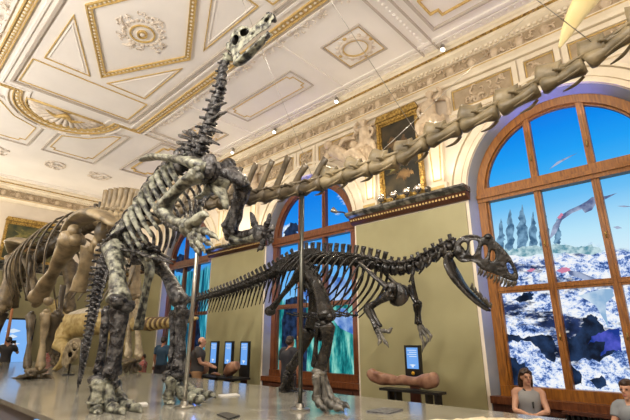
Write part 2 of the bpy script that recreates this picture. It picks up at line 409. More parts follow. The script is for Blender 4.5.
# upper wall: archivolts, panels, pilasters
av = MB()
for _, c in BAYS:
    for r0, r1, o in ((HO+.01, HO+.10, .05), (HO+.12, HO+.27, .035), (HO+.29, HO+.35, .07)):
        A, B = arc(c, r0), arc(c, r1)
        for k in range(len(A)-1):
            av.prism([(XW, *A[k]), (XW, *A[k+1]), (XW, *B[k+1]), (XW, *B[k])], (-o, 0, 0))
trim(av, M['cream'], 'cream arch moldings around the windows', 'auto')
def wallmap(a, b, c): return (XW-c, a, b)
pn, pg, po, pf = MB(), MB(), MB(), MB()
def panel(y0, y1, z0, z1, orn=True):
    q = [(y0, z0), (y1, z0), (y1, z1), (y0, z1)]
    pn.frame(q, .09, .05, wallmap); pf.prism([wallmap(a, b, .008) for a, b in q], (.006, 0, 0))
    i = .07; pg.frame([(y0+i, z0+i), (y1-i, z0+i), (y1-i, z1-i), (y0+i, z1-i)], .022, .03, wallmap)
    if orn:
        cy, cz = (y0+y1)/2, (z0+z1)/2
        scroll(po, lambda a, b, c: V((XW-c, cy+a, cz+b)), ((y1-y0)*.33, (z1-z0)*.30), int(16*(y1-y0)))
for i, (_, c) in enumerate(BAYS):
    panel(c-1.72, c-.42, 6.06, 6.62); panel(c-.30, c+.30, 6.06, 6.62); panel(c+.42, c+1.72, 6.06, 6.62)
trim(pf, M['frieze'], 'tan fields of the panels above the arches'); trim(pn, M['cream'], 'cream frames of the panels above the arches'); trim(pg, M['goldp'], 'gold lines inside the wall panels'); trim(po, M['stucco'], 'leaf scrolls inside the wall panels', True)
# pilasters beside each window, tapering down, with capitals and bases
pl, plg = MB(), MB()
for i, (_, c) in enumerate(BAYS):
    for s in (-1, 1):
        yc = c+s*2.12
        pl.prism([(XW, yc-.13, 4.62), (XW, yc+.13, 4.62), (XW, yc+.19, 5.9), (XW, yc-.19, 5.9)], (-.10, 0, 0))
        pl.box((XW-.15, yc-.21, 4.46), (XW, yc+.21, 4.62)); pl.box((XW-.15, yc-.24, 5.9), (XW, yc+.24, 6.0))
        plg.frame([(yc-.08, 4.70), (yc+.08, 4.70), (yc+.13, 5.82), (yc-.13, 5.82)], .022, .112, wallmap)
        plg.box((XW-.16, yc-.16, 4.50), (XW-.14, yc+.16, 4.56))
trim(pl, M['cream'], 'tapering cream pilasters beside the arches'); trim(plg, M['goldp'], 'gold lines on the pilasters')

def figure_sculpture(yc, z0, flip, label):
    """a seated half figure of stucco leaning out of the wall over its pilaster, with drapery and raised arm"""
    mb = MB(); P = lambda a, b, c: V((XW-.05-c, yc+flip*a, z0+b))
    mb.tube([P(0, 0, .05), P(.03, .18, .12), P(.0, .34, .12), P(-.02, .45, .11)], [.16, .15, .14, .06], 10, n=9)
    mb.ball(P(-.03, .56, .14), (.075, .08, .10)); mb.ball(P(-.03, .60, .10), (.09, .09, .075))
    mb.tube([P(-.14, .40, .12), P(-.28, .52, .12), P(-.20, .68, .10)], [.055, .045, .035], 7, n=8)
    mb.tube([P(.13, .40, .12), P(.27, .26, .14), P(.18, .10, .16)], [.055, .045, .035], 7, n=8)
    mb.tube([P(.05, .03, .12), P(.24, -.06, .18), P(.30, -.30, .12)], [.10, .085, .05], 8, n=8)
    mb.tube([P(-.05, .02, .12), P(-.18, -.12, .18), P(-.12, -.38, .10)], [.10, .085, .05], 8, n=8)
    for k in range(7): mb.tube([P(-.25+.08*k, .05, .05), P(-.24+.085*k, -.18, .09), P(-.2+.07*k, -.44, .03)], [.035, .05, .02], 6, n=7)
    mb.tube([P(-.36, .0, .02), P(-.40, .25, .05), P(-.28, .42, .04), P(.30, .46, .04), P(.42, .2, .05), P(.36, 0, .02)], .05, 6, n=18)
    o = mb.rough(.014, 14).build('wall_sculpture', M['stucco'], None, remesh=.017)
    return tag(o, label, 'sculpture', 'stucco figures over the pilasters')
figure_sculpture(3.62, 6.05, 1, 'stucco figure over the pilaster between the gilt framed painting and the big right window')
figure_sculpture(5.32, 6.05, -1, 'stucco figure at the upper left corner of the gilt framed painting')
figure_sculpture(9.5, 6.05, 1, 'stucco figure over the pilaster left of the middle window')
figure_sculpture(11.2, 6.05, -1, 'stucco figure on the pier partly hidden behind the tall black skeleton')
# reclining figures on the arch shoulder
mb = MB(); P = lambda a, b, c: V((XW-.08-c, 6.02+a, 5.75+b))
mb.tube([P(-.35, .0, .1), P(-.05, .22, .16), P(.22, .42, .16)], [.10, .17, .16], 9, n=8); mb.ball(P(.36, .60, .18), .12)
mb.tube([P(.3, .4, .2), P(.5, .15, .22), P(.45, -.1, .2)], [.07, .06, .05], 7, n=7); mb.tube([P(-.2, .1, .2), P(-.5, .14, .2), P(-.72, -.15, .1)], [.11, .09, .05], 8, n=7)
mb.ball(P(-.42, .36, .14), .11); mb.tube([P(-.42, .25, .1), P(-.45, 0, .12), P(-.4, -.2, .1)], [.08, .13, .12], 8, n=6)
mb.tube([P(.1, .45, .1), P(-.1, .62, .1), P(-.42, .55, .08)], [.05, .07, .03], 7, n=8)
tag(mb.rough(.016, 12).build('wall_sculpture', M['stucco'], None, remesh=.019), 'reclining stucco figures on the right shoulder of the middle window arch', 'sculpture', 'stucco figures over the pilasters')

# dark marble ledges between the windows
def ledge(y0, y1, label):
    mb = MB(); lo = [(0, 4.44), (.30, 4.44), (.30, 4.40), (.25, 4.36), (.18, 4.33), (0, 4.33)]
    mb.prism([(XW-o, y0, z) for o, z in lo], (0, y1-y0, 0)); trim(mb, M['marble'], 'dark marble ledge '+label)
    g = MB().prism([(XW-o, y0+.02, z) for o, z in [(0, 4.33), (.17, 4.33), (.12, 4.24), (.05, 4.19), (0, 4.19)]], (0, y1-y0-.04, 0))
    g2 = trim(g, M['wooddark'], 'brown molding under the ledge '+label)
    b = MB().beads([(y0+.04, 4.255), (y1-.04, 4.255)], .07, .018, lambda a, q, c: (XW-.135, a, q+.02), False, True)
    trim(b, M['goldp'], 'gold blocks on the molding '+label)
ledge(3.02, 5.88, 'between the middle and right windows'); ledge(8.92, 11.78, 'left of the middle window'); ledge(14.82, YF, 'at the far corner'); ledge(YN, -.02, 'right of the big window')
mb = MB().prism([(XL, YF-o, z) for o, z in [(0, 4.44), (.3, 4.44), (.3, 4.38), (.2, 4.31), (.05, 4.12), (0, 4.12)]], (XW-XL, 0, 0)); trim(mb, M['marble'], 'dark ledge along the far wall')

# ------------------------------------------------------------------ the arched windows
XG = XW+.30                                               # plane of the lit picture
def window(i, kind, c):
    wd = M['wood'] if i == 1 else M['woodred']
    fr = MB(); R1, R0 = HW-.002, HW-.15
    A, B = arc(c, R1, 40), arc(c, R0, 40); x0, x1 = XW+.16, XW+.33
    for k in range(40): fr.prism([(x0, *A[k]), (x0, *A[k+1]), (x0, *B[k+1]), (x0, *B[k])], (x1-x0, 0, 0))
    A, B = arc(c, R0+.07, 40), arc(c, R0-.035, 40)
    for k in range(40): fr.prism([(x0+.05, *A[k]), (x0+.05, *A[k+1]), (x0+.05, *B[k+1]), (x0+.05, *B[k])], (.08, 0, 0))
    for s in (-1, 1):
        fr.box((x0, min(c+s*R1, c+s*R0), ZB), (x1, max(c+s*R1, c+s*R0), ZS))
        fr.box((x0+.05, min(c+s*(R0+.07), c+s*(R0-.035)), ZB), (x0+.13, max(c+s*(R0+.07), c+s*(R0-.035)), ZS))
    root = fr.build('window_%d' % i, wd, None, smooth='auto'); root['kind'] = 'structure'; OFF[root.name] = V((0, 0, 0))
    root['label'] = 'arched wooden window with a backlit %s picture' % kind
    tr = MB().box((x0-.05, c-R1, 4.20), (x1-.01, c+R1, 4.27)).box((x0-.012, c-R1, 4.27), (x1-.01, c+R1, 4.39)).box((x0-.02, c-R1, 4.13), (x1-.01, c+R1, 4.20))
    tr.build('transom', wd, root, False)
    for z in (2.49,): MB().box((x0+.03, c-R0, z-.055), (x1, c+R0, z+.055)).box((x0+.015, c-R0, z-.02), (x0+.04, c+R0, z+.02)).build('glazing_bar', wd, root, False)
    MB().box((x0-.03, c-R1+.01, ZB), (x1-.02, c+R1-.01, .93)).build('bottom_rail', wd, root, False); MB().box((x0-.20, c-HO, ZB-.06), (x0+.01, c+HO, ZB+.05)).build('window_sill', M['woodred'], root, False)
    for s in (-1, 1):
        yc = c+s*.435
        top = ZS+math.sqrt(R0**2-.435**2)+.02
        MB().box((x0+.02, yc-.055, .9), (x1-.015, yc+.055, 4.15)).box((x0+.0, yc-.018, .9), (x0+.03, yc+.018, 4.15)).build('mullion', wd, root, False)
        MB().box((x0+.02, yc-.055, 4.35), (x1-.015, yc+.055, top)).box((x0+.0, yc-.018, 4.35), (x0+.03, yc+.018, top-.01)).build('mullion', wd, root, False)
        for z in (1.7, 3.2, 4.75):
            h = MB().tube([(x0-.01, yc, z-.05), (x0-.01, yc, z+.05)], .012, 6).ball((x0-.015, yc, z), .016, 6, 5); h.build('hinge', M['gold'], root)
    # panes: each a lit sheet
    xs = [c-R0, c-.49, c-.38, c+.38, c+.49, c+R0]
    for a, b in ((0, 1), (2, 3), (4, 5)):
        for z0, z1 in ((.93, 2.435), (2.545, 4.13)):
            MB().box((XG, xs[a]-.02, z0-.02), (XG+.02, xs[b]+.02, z1+.02)).build('pane', M[kind], root, False)
        n = 14; pts = []
        for k in range(n+1):
            y = xs[a]+(xs[b]-xs[a])*k/n; q = R0**2-(y-c)**2; pts.append((XG, y, ZS+math.sqrt(max(q, 0))+.01))
        pts = [p for p in pts if p[2] > 4.39]
        MB().prism([(XG, pts[0][1], 4.37)] + pts + [(XG, pts[-1][1], 4.37)], (.02, 0, 0)).build('pane', M[kind], root, False)
    MB().box((XG+.05, c-HW, ZB), (XG+.08, c+HW, 4.37)).build('back_board', M['black'], root, False)
    # wooden apron under the sill with raised fields
    ap = MB().box((XW+.02, c-HO, 0), (XW+.05, c+HO, ZB-.05))
    for k in range(3):
        y0 = c-HW+.1+k*.92; ap.frame([(y0, .15), (y0+.8, .15), (y0+.8, .58), (y0, .58)], .05, .03, lambda a, b, d: (XW+.02-d, a, b))
    ap.build('apron', M['wooddark'], root, False)
    return root
WIN = [window(i+1, k, c) for i, (k, c) in enumerate(BAYS)]
# drawings on the lit pictures: flat prints just in front of the sheet
def rag(poly, amp=1.2, n=4, seed=1):
    rr = random.Random(seed); out = []; m = len(poly)
    for i in range(m):
        a, b = poly[i], poly[(i+1) % m]
        for k in range(n):
            t = k/n; w_ = amp if k else amp*.5
            out.append((a[0]+(b[0]-a[0])*t+rr.uniform(-w_, w_), a[1]+(b[1]-a[1])*t+rr.uniform(-w_, w_)))
    return out
def printed(root, name, polys, m, off=.006):
    mb = MB()
    for poly in polys:
        mb.prism([UX(px, py, XG-off) for px, py in poly], (.003, 0, 0))
    return mb.build(name, m, root, False)
def spire(x, y0, y1, w):
    L, Rr = [], []; n = 15; rr = random.Random(int(x))
    for k in range(n+1):
        t = k/n; ww = w*(.12+.88*min(1, t*2.0)**.8)
        yy = y0+(y1-y0)*t; L.append((x-ww*rr.uniform(.5, 1.15), yy+rr.uniform(-.5, .5))); Rr.append((x+ww*rr.uniform(.5, 1.15), yy+rr.uniform(-.5, .5)))
    return [(x, y0-2)]+Rr+L[::-1]
w1 = WIN[0]
for k, (x, a, b, w_) in enumerate(((501, 220, 252, 4), (510, 211, 254, 5), (522, 206, 252, 5.5), (533, 213, 250, 4.5), (544, 209, 247, 5), (557, 219, 246, 4))):
    printed(w1, 'printed_conifer', [spire(x, a, b, w_)], M['p_tree'], .007+.001*k)
printed(w1, 'printed_bush', [rag([(497, 258), (503, 250), (515, 249), (530, 246), (545, 247), (556, 243), (575, 247), (592, 245), (604, 250), (596, 254), (570, 253), (545, 254), (520, 256)], 1.6, 5)], M['p_bush'], .014)
printed(w1, 'printed_flier', [[(549, 240), (553, 226), (560, 216), (569, 210), (580, 205), (587, 201), (592, 197), (606, 196), (617, 193), (606, 199), (596, 203), (592, 210), (585, 213), (582, 209), (572, 213), (562, 220), (556, 233)]], M['p_ptero'], .016)
printed(w1, 'printed_flier', [[(549, 169.5), (557, 162), (562, 159.5), (570, 156), (577.5, 153), (570, 157), (563, 161), (559, 163.5)]], M['p_ptero'])
printed(w1, 'printed_flier', [[(617, 206), (624, 205.5), (632, 206.5), (624, 207.2)]], M['p_ptero']); printed(w1, 'printed_flier', [[(613, 227), (618, 226), (622, 228), (617, 229)]], M['p_ptero'])
printed(w1, 'printed_crest', [rag([(557, 218), (561, 213), (563.5, 214.5), (560, 219)], .4)], M['p_pink'], .018)
printed(w1, 'printed_flier', [[(567, 270), (580, 272), (594, 278), (606, 280.5), (600, 282.5), (585, 280), (570, 275)]], M['p_ptero'], .014)
printed(w1, 'printed_crest', [rag([(556, 271), (562, 267.5), (570, 268), (570, 271), (562, 273.5)], .6)], M['p_pink'], .016); printed(w1, 'printed_crest', [rag([(526, 271), (531, 268.5), (536, 269.5), (531, 272)], .6)], M['p_pink'], .016)
printed(w1, 'printed_shadow', [rag([(500, 331), (512, 335), (524, 338), (540, 335), (552, 336), (556, 350), (554, 362), (546, 358), (538, 347), (528, 341), (515, 341), (501, 340)], 1.5)], M['p_dark'], .010)
printed(w1, 'printed_shadow', [rag([(562, 336), (572, 338), (580, 331), (583, 320), (590, 315), (597, 318), (603, 328), (612, 335), (616, 350), (600, 362), (585, 358), (570, 362), (560, 358)], 1.8)], M['p_dark'], .010)
printed(w1, 'printed_shadow', [rag([(500, 357), (512, 358), (526, 366), (530, 378), (520, 386), (504, 384)], 2.0, 5)], M['p_dark'], .010)
printed(w1, 'printed_shadow', [rag([(568, 364), (580, 372), (582, 384), (572, 386)], 1.6)], M['p_dark'], .010); printed(w1, 'printed_shadow', [rag([(590, 380), (602, 376), (608, 386), (598, 389)], 1.4)], M['p_dark'], .010)
printed(w1, 'printed_shadow', [rag([(514, 300), (524, 293), (534, 293), (532, 300), (520, 303)], 1.2)], M['p_dark'], .010)
printed(w1, 'printed_pool', [rag([(588, 344), (592, 337), (604, 331), (620, 328), (622, 352), (610, 350), (600, 356), (606, 342), (596, 341)], 1.4)], M['p_violet'], .013)
printed(w1, 'printed_flier', [[(578, 296), (590, 292), (602, 289), (612, 289), (614, 296), (606, 303), (606, 314), (609, 328), (603, 318), (596, 306), (587, 300)]], M['p_pale'], .015)
w2 = WIN[1]
printed(w2, 'printed_sauropod', [rag([(333, 316), (338, 309), (345, 308), (352, 316), (357, 328), (356, 336), (348, 332), (340, 328), (335, 322)], .5), rag([(300, 290), (312, 280), (326, 276), (345, 278), (352, 290), (345, 300), (330, 302), (312, 308)], .8)], M['p_body'])
printed(w2, 'printed_trunk', [rag([(282, 320), (286, 300), (296, 296), (306, 300), (308, 330), (306, 372), (297, 372), (296, 340), (290, 338), (288, 372), (281, 372)], .8)], M['p_dark'], .009)
printed(w2, 'printed_palm', [rag([(284, 232), (291, 223), (300, 225), (303, 232), (296, 232), (300, 238), (292, 236), (286, 240)], 1.3), rag([(284, 242), (294, 237), (306, 241), (296, 245), (286, 246)], 1.2)], M['p_dark'], .012)
printed(WIN[2], 'printed_trunk', [rag([(172, 260), (180, 254), (190, 258), (195, 268), (186, 274), (176, 272)], 1), rag([(192, 330), (195, 290), (199, 290), (200, 350), (196, 372)], .7)], M['p_dark'])
# heating pipe grille under the big window
root = thing('radiator', 'low wall radiator with a row of fins beneath the big right window', 'radiator', (XW-.06, 1.1, 0))
MB().box((XW-.16, .15, .62), (XW-.01, 2.0, .66)).box((XW-.16, .15, .12), (XW-.02, 2.0, .16)).build('casing', M['wooddark'], root, False)
mb = MB()
for k in range(26): mb.box((XW-.12, .18+k*.07, .16), (XW-.04, .215+k*.07, .62))
mb.build('fin_grille', M['black'], root, False)

# ------------------------------------------------------------------ ceiling decoration
def cm(a, b, c): return (a, b, ZC-c)
def mir(poly): return [(2*XM-a, b) for a, b in poly]
def miry(poly): return [(a, 2*YM-b) for a, b in poly]
def rect(x0, y0, x1, y1): return [(x0, y0), (x1, y0), (x1, y1), (x0, y1)]
def notched(x0, y0, x1, y1, c):
    return [(x0+c, y0), (x1-c, y0), (x1-c, y0+c), (x1, y0+c), (x1, y1-c), (x1-c, y1-c), (x1-c, y1), (x0+c, y1), (x0+c, y1-c), (x0, y1-c), (x0, y0+c), (x0+c, y0+c)]
gd, cr, gy, bd, bdk = MB(), MB(), MB(), MB(), MB()
# rhombus with a chain band
rh = [(XM-1.06, YM), (XM, YM-2.07), (XM+1.06, YM), (XM, YM+2.07)]
for off, mbx, wd, hh in ((1.0, gd, .030, .04), (.90, gd, .020, .035)):
    mbx.frame([((a-XM)*off+XM, (b-YM)*off+YM) for a, b in rh], wd, hh, cm)
bdk.frame([((a-XM)*.95+XM, (b-YM)*.95+YM) for a, b in rh], .09, .018, cm)
bd.beads([((a-XM)*.95+XM, (b-YM)*.95+YM) for a, b in rh], .10, .036, cm)
# triangles in the corners of the field
for sx in (-1, 1):
    for sy in (-1, 1):
        t = [(XM+sx*1.12, YM+sy*.45), (XM+sx*1.12, YM+sy*2.25), (XM+sx*.20, YM+sy*2.25)]
        gd.frame(t, .024, .02, cm)
        t2 = [(XM+sx*1.06, YM+sy*.72), (XM+sx*1.06, YM+sy*2.19), (XM+sx*.32, YM+sy*2.19)]
        cr.frame(t2, .02, .015, cm)
# field frame, end panels
gy.frame([(XM-1.40, YM-2.42), (XM-1.40, YM+2.42)], .055, .05, cm, False); gy.frame([(XM+1.40, YM-2.42), (XM+1.40, YM+2.42)], .055, .05, cm, False)
for sy in (-1, 1):
    q = rect(XM-1.28, YM+sy*2.48, XM+1.28, YM+sy*3.62); gd.frame(q, .026, .02, cm)
    gy.frame([(XM-1.40, YM+sy*2.40), (XM-1.40, YM+sy*3.74), (XM+1.40, YM+sy*3.74), (XM+1.40, YM+sy*2.40)], .055, .05, cm, False)
# the big band round the middle with its rounded ends
def bandpath(o):
    p = []
    a1 = 4.12-o*.4
    p += [(XM-1.85+o, YM-a1), (XM-1.85+o, YM+a1), (XM-1.28+o*.5, YM+a1), (XM-1.28+o*.5, YM+a1-.0)]
    rr = 1.26-o
    p = [(XM-1.85+o, YM-a1), (XM-1.85+o, YM+a1), (XM-rr, YM+a1)]
    for k in range(1, 24):
        a = PI*k/24; p.append((XM-math.cos(a)*rr, YM+a1+math.sin(a)*rr*1.2))
    p += [(XM+rr, YM+a1), (XM+1.85-o, YM+a1), (XM+1.85-o, YM-a1), (XM+rr, YM-a1)]
    for k in range(1, 24):
        a = PI*k/24; p.append((XM+math.cos(a)*rr, YM-a1-math.sin(a)*rr*1.2))
    p.append((XM-rr, YM-a1))
    return p
gd.frame(bandpath(.0), .028, .05, cm); gd.frame(bandpath(.15), .022, .045, cm); bd.beads(bandpath(.075), .12, .042, cm); bdk.frame(bandpath(.075), .085, .016, cm)
cr.frame(bandpath(-.12), .05, .04, cm); cr.frame(bandpath(.30), .05, .03, cm)
# side panels along the long edges
for f in (lambda p: p, mir):
    gd.frame(f(notched(XM+2.96, YM-1.14, XM+3.52, YM+1.14, .10)), .018, .015, cm); gy.frame(f(rect(XM+2.86, YM-1.26, XM+3.62, YM+1.26)), .03, .025, cm)
    for sy in (1, -1):
        g = (lambda p: p) if sy == 1 else miry
        gd.frame(g(f(rect(XM+2.80, YM+2.36, XM+3.68, YM+3.26))), .014, .014, cm); gy.frame(g(f(rect(XM+2.76, YM+2.32, XM+3.72, YM+3.30))), .032, .025, cm)
        # transverse ribs
        gy.frame(g(f([(XM+2.0, YM+3.76), (XM+4.45, YM+3.76)])), .03, .05, cm, False); gy.frame(g(f([(XM+2.0, YM+4.10), (XM+4.45, YM+4.10)])), .03, .05, cm, False)
        bd2 = [(XM+2.0, YM+3.93), (XM+4.4, YM+3.93)]
        cr.beads(g(f(bd2)), .12, .035, cm, False)
        cr.frame(g(f([(XM+2.0, YM+1.75), (XM+4.45, YM+1.75)])), .05, .03, cm, False)
        gd.frame(g(f(notched(XM+2.86, YM+4.45, XM+3.62, YM+7.1, .16))), .035, .04, cm); gy.frame(g(f(rect(XM+2.62, YM+4.3, XM+3.86, YM+7.3))), .05, .05, cm)
        # end panels
        gd.frame(g(f([(XM+.34, YM+6.0), (XM+.95, YM+5.65), (XM+1.42, YM+4.95), (XM+1.60, YM+4.85), (XM+1.60, YM+7.1), (XM+1.46, YM+7.1), (XM+1.46, YM+7.26), (XM+.48, YM+7.26), (XM+.48, YM+7.1), (XM+.34, YM+7.1)])), .022, .02, cm); gy.frame(g(f([(XM+.20, YM+5.85), (XM+.85, YM+5.5), (XM+1.34, YM+4.75), (XM+1.76, YM+4.60), (XM+1.76, YM+7.5), (XM+.20, YM+7.5)])), .04, .035, cm)
cr.frame(rect(XL+.75, YN+.75, XW-.65, YF-.75), .06, .04, cm); cr.frame(rect(XL+.62, YN+.62, XW-.52, YF-.62), .03, .03, cm)
cr.beads(rect(XL+.5, YN+.5, XW-.42, YF-.5), .13, .03, cm)
# medallion of the far end border
for px, py in ((20, 158), (88, 172)):
    q = UZ(px, py, ZC)
trim(gd, M['goldp'], 'gilded ceiling moldings'); trim(cr, M['ceil'], 'cream ceiling moldings'); trim(gy, M['greyline'], 'grey shadow line ceiling moldings')
trim(bdk, M['goldp'], 'gold strip under the beads of the ceiling bands'); trim(bd, M['cream'], 'beads of the ceiling bands', True)
# rosette
rs = MB(); rg = MB()
for k in range(24):
    a = 2*PI*k/24
    rs.ball(cm(XM+math.cos(a)*.33, YM+math.sin(a)*.39, .0), (.05, .05, .018), 6, 4)
    if k % 2 == 0:
        scroll(rs, lambda p, q, c, a=a: V(cm(XM+math.cos(a)*.42+p, YM+math.sin(a)*.50+q, c*.8)), (.10, .10), 4)
    if k % 6 == 0: rs.tube([cm(XM+math.cos(a)*.36, YM+math.sin(a)*.42, .0), cm(XM+math.cos(a+.12)*.46, YM+math.sin(a+.12)*.54, .012), cm(XM+math.cos(a+.3)*.52, YM+math.sin(a+.3)*.62, .0)], [.03, .035, .01], 6, n=6)
def ell(rx, ry, n=32, c=(XM, YM)): return [(c[0]+math.cos(2*PI*k/n)*rx, c[1]+math.sin(2*PI*k/n)*ry) for k in range(n)]
rg.frame(ell(.22, .26), .028, .03, cm); rg.frame(ell(.08, .10), .03, .05, cm)
rs.ball(cm(XM, YM, 0), (.07, .07, .06))
trim(rs, M['ceilorn'], 'leafy stucco rosette in the middle of the ceiling', True); trim(rg, M['goldp'], 'gold rings of the ceiling rosette')
# shell lunettes and square wreaths
for sy in (1, -1):
    sh, sg = MB(), MB(); yb = YM+sy*4.36
    sb = MB().prism([cm(XM-math.cos(PI*k/24)*.93, yb+sy*math.sin(PI*k/24)*.93, .004) for k in range(25)], (0, 0, -.004)); trim(sb, M['frieze'], 'tan ground of the ceiling lunette')
    for k in range(15):
        a = PI*(k+.5)/15; e = (XM-math.cos(a)*.84, yb+sy*math.sin(a)*.84)
        sh.tube([cm(XM-math.cos(a)*.14, yb+sy*math.sin(a)*.12, .02), cm((e[0]+XM)/2, (e[1]+yb)/2, .03), cm(*e, .02)], [.02, .05, .07], 6, n=6); sh.ball(cm(*e, .0), (.085, .085, .05), 7, 5)
    sg.frame([(XM-math.cos(PI*k/24)*.95, yb-sy*.03+sy*math.sin(PI*k/24)*.95) for k in range(25)], .03, .05, cm)
    sg.tube([cm(XM-.5, yb+sy*.15, .06), cm(XM-.2, yb+sy*.32, .09), cm(XM, yb+sy*.12, .08), cm(XM+.2, yb+sy*.32, .09), cm(XM+.5, yb+sy*.15, .06)], [.02, .05, .06, .05, .02], 7, n=16)
    sg.ball(cm(XM, yb+sy*.28, .05), (.10, .10, .06)); scroll(sg, lambda a, b, c, yb=yb, sy=sy: V(cm(XM+a, yb+sy*(.35+b), c)), (.5, .2), 10)
    trim(sh, M['ceilorn'], 'fluted stucco shell in a lunette of the ceiling', True); trim(sg, M['goldp'], 'gilded scrolls of the ceiling lunette', True)
for f in (0, 1):
    for sy in (1, -1):
        c = (XM+(3.26 if not f else -3.26), YM+sy*2.83); wr, wg = MB(), MB()
        wg.frame(ell(.235, .27, c=c), .02, .03, cm); wr.frame(ell(.29, .32, c=c), .07, .03, cm)
        for k in range(16):
            a = 2*PI*k/16; (wg if k % 4 == 0 else wr).ball(cm(c[0]+math.cos(a)*.36, c[1]+math.sin(a)*.40, 0), (.05, .05, .025), 6, 4)
        trim(wr, M['ceilorn'], 'stucco wreath in a square ceiling panel', True); trim(wg, M['goldp'], 'gold ring of a ceiling wreath')
# figure bands outside the long bands, and end medallions
fb = MB()
for f in (1, -1):
    y = YM-3.9
    while y < YM+3.9:
        scroll(fb, lambda a, b, c, y=y, f=f: V(cm(XM+f*(2.04)+a, y+b, c*1.8)), (.10, .2), 8); y += .40
for sy in (1, -1):
    for x in (XM-2.4, XM-.9, XM+.9, XM+2.4):
        scroll(fb, lambda a, b, c: V(cm(x+a, YM+sy*8.6+b, c)), (.38, .28), 9); fb.frame(ell(.30, .36, c=(x, YM+sy*8.6)), .05, .03, cm)
        
trim(fb, M['ceilorn'], 'stucco scrolls along the ceiling bands', True)

# ------------------------------------------------------------------ lamps of the room
def spot_fixture(px, py, label):
    p = UX(px, py, XW-.40); p.z = 7.40
    r = thing('ceiling_spotlight', label, 'spotlight', p, 'spotlights along the cornice')
    MB().tube([p+V((.0, 0, .1)), p+V((0, 0, .04))], [.02, .02], 8).build('stem', M['black'], r)
    d = V((-.5, -.15, -.85)).normalized()
    MB().tube([p+V((0, 0, .05)), p+d*.08], [.045, .05], 12).build('housing', M['steel'], r)
    MB().ball(p+d*.085, (.042, .042, .035), 10, 7).build('lamp_face', M['lampface'], r)
    return p
SP = [spot_fixture(443, 50, 'small round spotlight on the cornice above the big right window'),
      spot_fixture(337, 102, 'small round spotlight on the cornice above and left of the gilt framed painting'),
      spot_fixture(275, 133, 'small round spotlight on the cornice third from the right'),
      spot_fixture(233, 156, 'small round spotlight on the cornice next to the black skeleton shoulder')]
for (px, py), lb in zip(((381, 202), (394, 198), (407, 195.5), (418, 193)), ('leftmost chrome globe spotlight on the ledge below the gilt framed painting', 'second chrome globe spotlight from the left on the ledge below the painting', 'third chrome globe spotlight from the left on the ledge below the painting', 'rightmost chrome globe spotlight on the ledge, under the right edge of the painting')):
    p = UX(px, py, XW-.26); p.z = 4.44
    r = thing('ledge_spotlight', lb, 'spotlight', p, 'chrome spotlights below the painting')
    MB().tube([p, p+V((0, 0, .02))], [.04, .04], 12).tube([p+V((0, 0, .02)), p+V((0, 0, .07))], .015, 6).build('stand', M['black'], r)
    MB().ball(p+V((0, 0, .14)), .085, 14, 10).build('globe', M['chrome'], r)
    MB().ball(p+V((.02, 0, .205)), (.05, .05, .025), 10, 6).build('lamp_face', M['lampface'], r)
p = UX(428, 190, XW-.2); p.z = 4.44
r = thing('ledge_camera', 'small dark device on the ledge right of the chrome spotlights', 'device', p)
MB().box(p+V((-.05, -.04, .04)), p+V((.05, .04, .14))).build('body', M['black'], r, False); MB().tube([p, p+V((0, 0, .05))], .02, 8).build('foot', M['black'], r)
MB().tube([p+V((-.05, 0, .09)), p+V((-.09, 0, .09))], .03, 10).build('lens', M['chrome'], r)
p = UX(345, 219, XW-.3); p.z = 4.44
r = thing('floodlight', 'small floodlight on an arm at the ledge end by the middle window', 'floodlight', p)
MB().tube([p, p+V((0, .08, .04)), p+V((-.06, .22, .06))], .018, 7, n=8).build('arm', M['black'], r)
MB().tube([p+V((-.05, .20, .05)), p+V((-.09, .30, .13))], [.035, .07], 10).build('head', M['steel'], r)

# ------------------------------------------------------------------ paintings
def painting(label, mp, w, h, figures, crown=True, canvas='paint', base=(0, 0, 0)):
    r = thing('framed_painting', label, 'painting', base)
    mb = MB()
    mb.frame(rect(-w/2, 0, w/2, h), .06, .10, mp); mb.frame(rect(-w/2+.05, .05, w/2-.05, h-.05), .03, .06, mp)
    mb.beads(rect(-w/2, 0, w/2, h), .09, .025, lambda a, q, c: mp(a, q, .10)); mb.build('frame', M['gold'], r, 'auto')
    MB().prism([mp(-w/2+.05, .05, .03), mp(w/2-.05, .05, .03), mp(w/2-.05, h-.05, .03), mp(-w/2+.05, h-.05, .03)], V(mp(0, 0, 0))-V(mp(0, 0, .02))).build('canvas', M[canvas], r, False)
    for m, poly in figures:
        q = [mp(-w/2+.1+a*(w-.2), .1+b_*(h-.2), .034) for a, b_ in poly]
        MB().prism(q, V(mp(0, 0, .0))-V(mp(0, 0, .003))).build('painted_figure', M[m], r, False)
    if crown:
        c = MB().prism([mp(-w/2-.06, h+.05, 0), mp(w/2+.06, h+.05, 0), mp(w/2+.0, h+.20, 0), mp(-w/2+.0, h+.20, 0)], V(mp(0, 0, .10))-V(mp(0, 0, 0)))
        c.build('frame_crown', M['gold'], r, False)
    return r
ob = lambda cx, cy, rx, ry, n=12, s=1: [(cx+math.cos(2*PI*k/n)*rx*(1+.25*math.sin(3*k*s)), cy+math.sin(2*PI*k/n)*ry*(1+.2*math.cos(2*k))) for k in range(n)]
yl, yr = 5.05, 4.05
painting('tall gilt framed old painting on the pier, crossed by the long brown neck', lambda a, b, c: (XW-.06-c-b*.04, 4.42-a, 4.53+b), 1.0, 1.84,
         [('ochre', rag(ob(.28, .74, .14, .09), .03)), ('ochre', rag(ob(.58, .26, .24, .07), .03)), ('stripe', rag(ob(.66, .58, .18, .2), .03)), ('palmgreen', rag(ob(.3, .36, .16, .05), .02))], base=(XW, 4.42, 4.53))
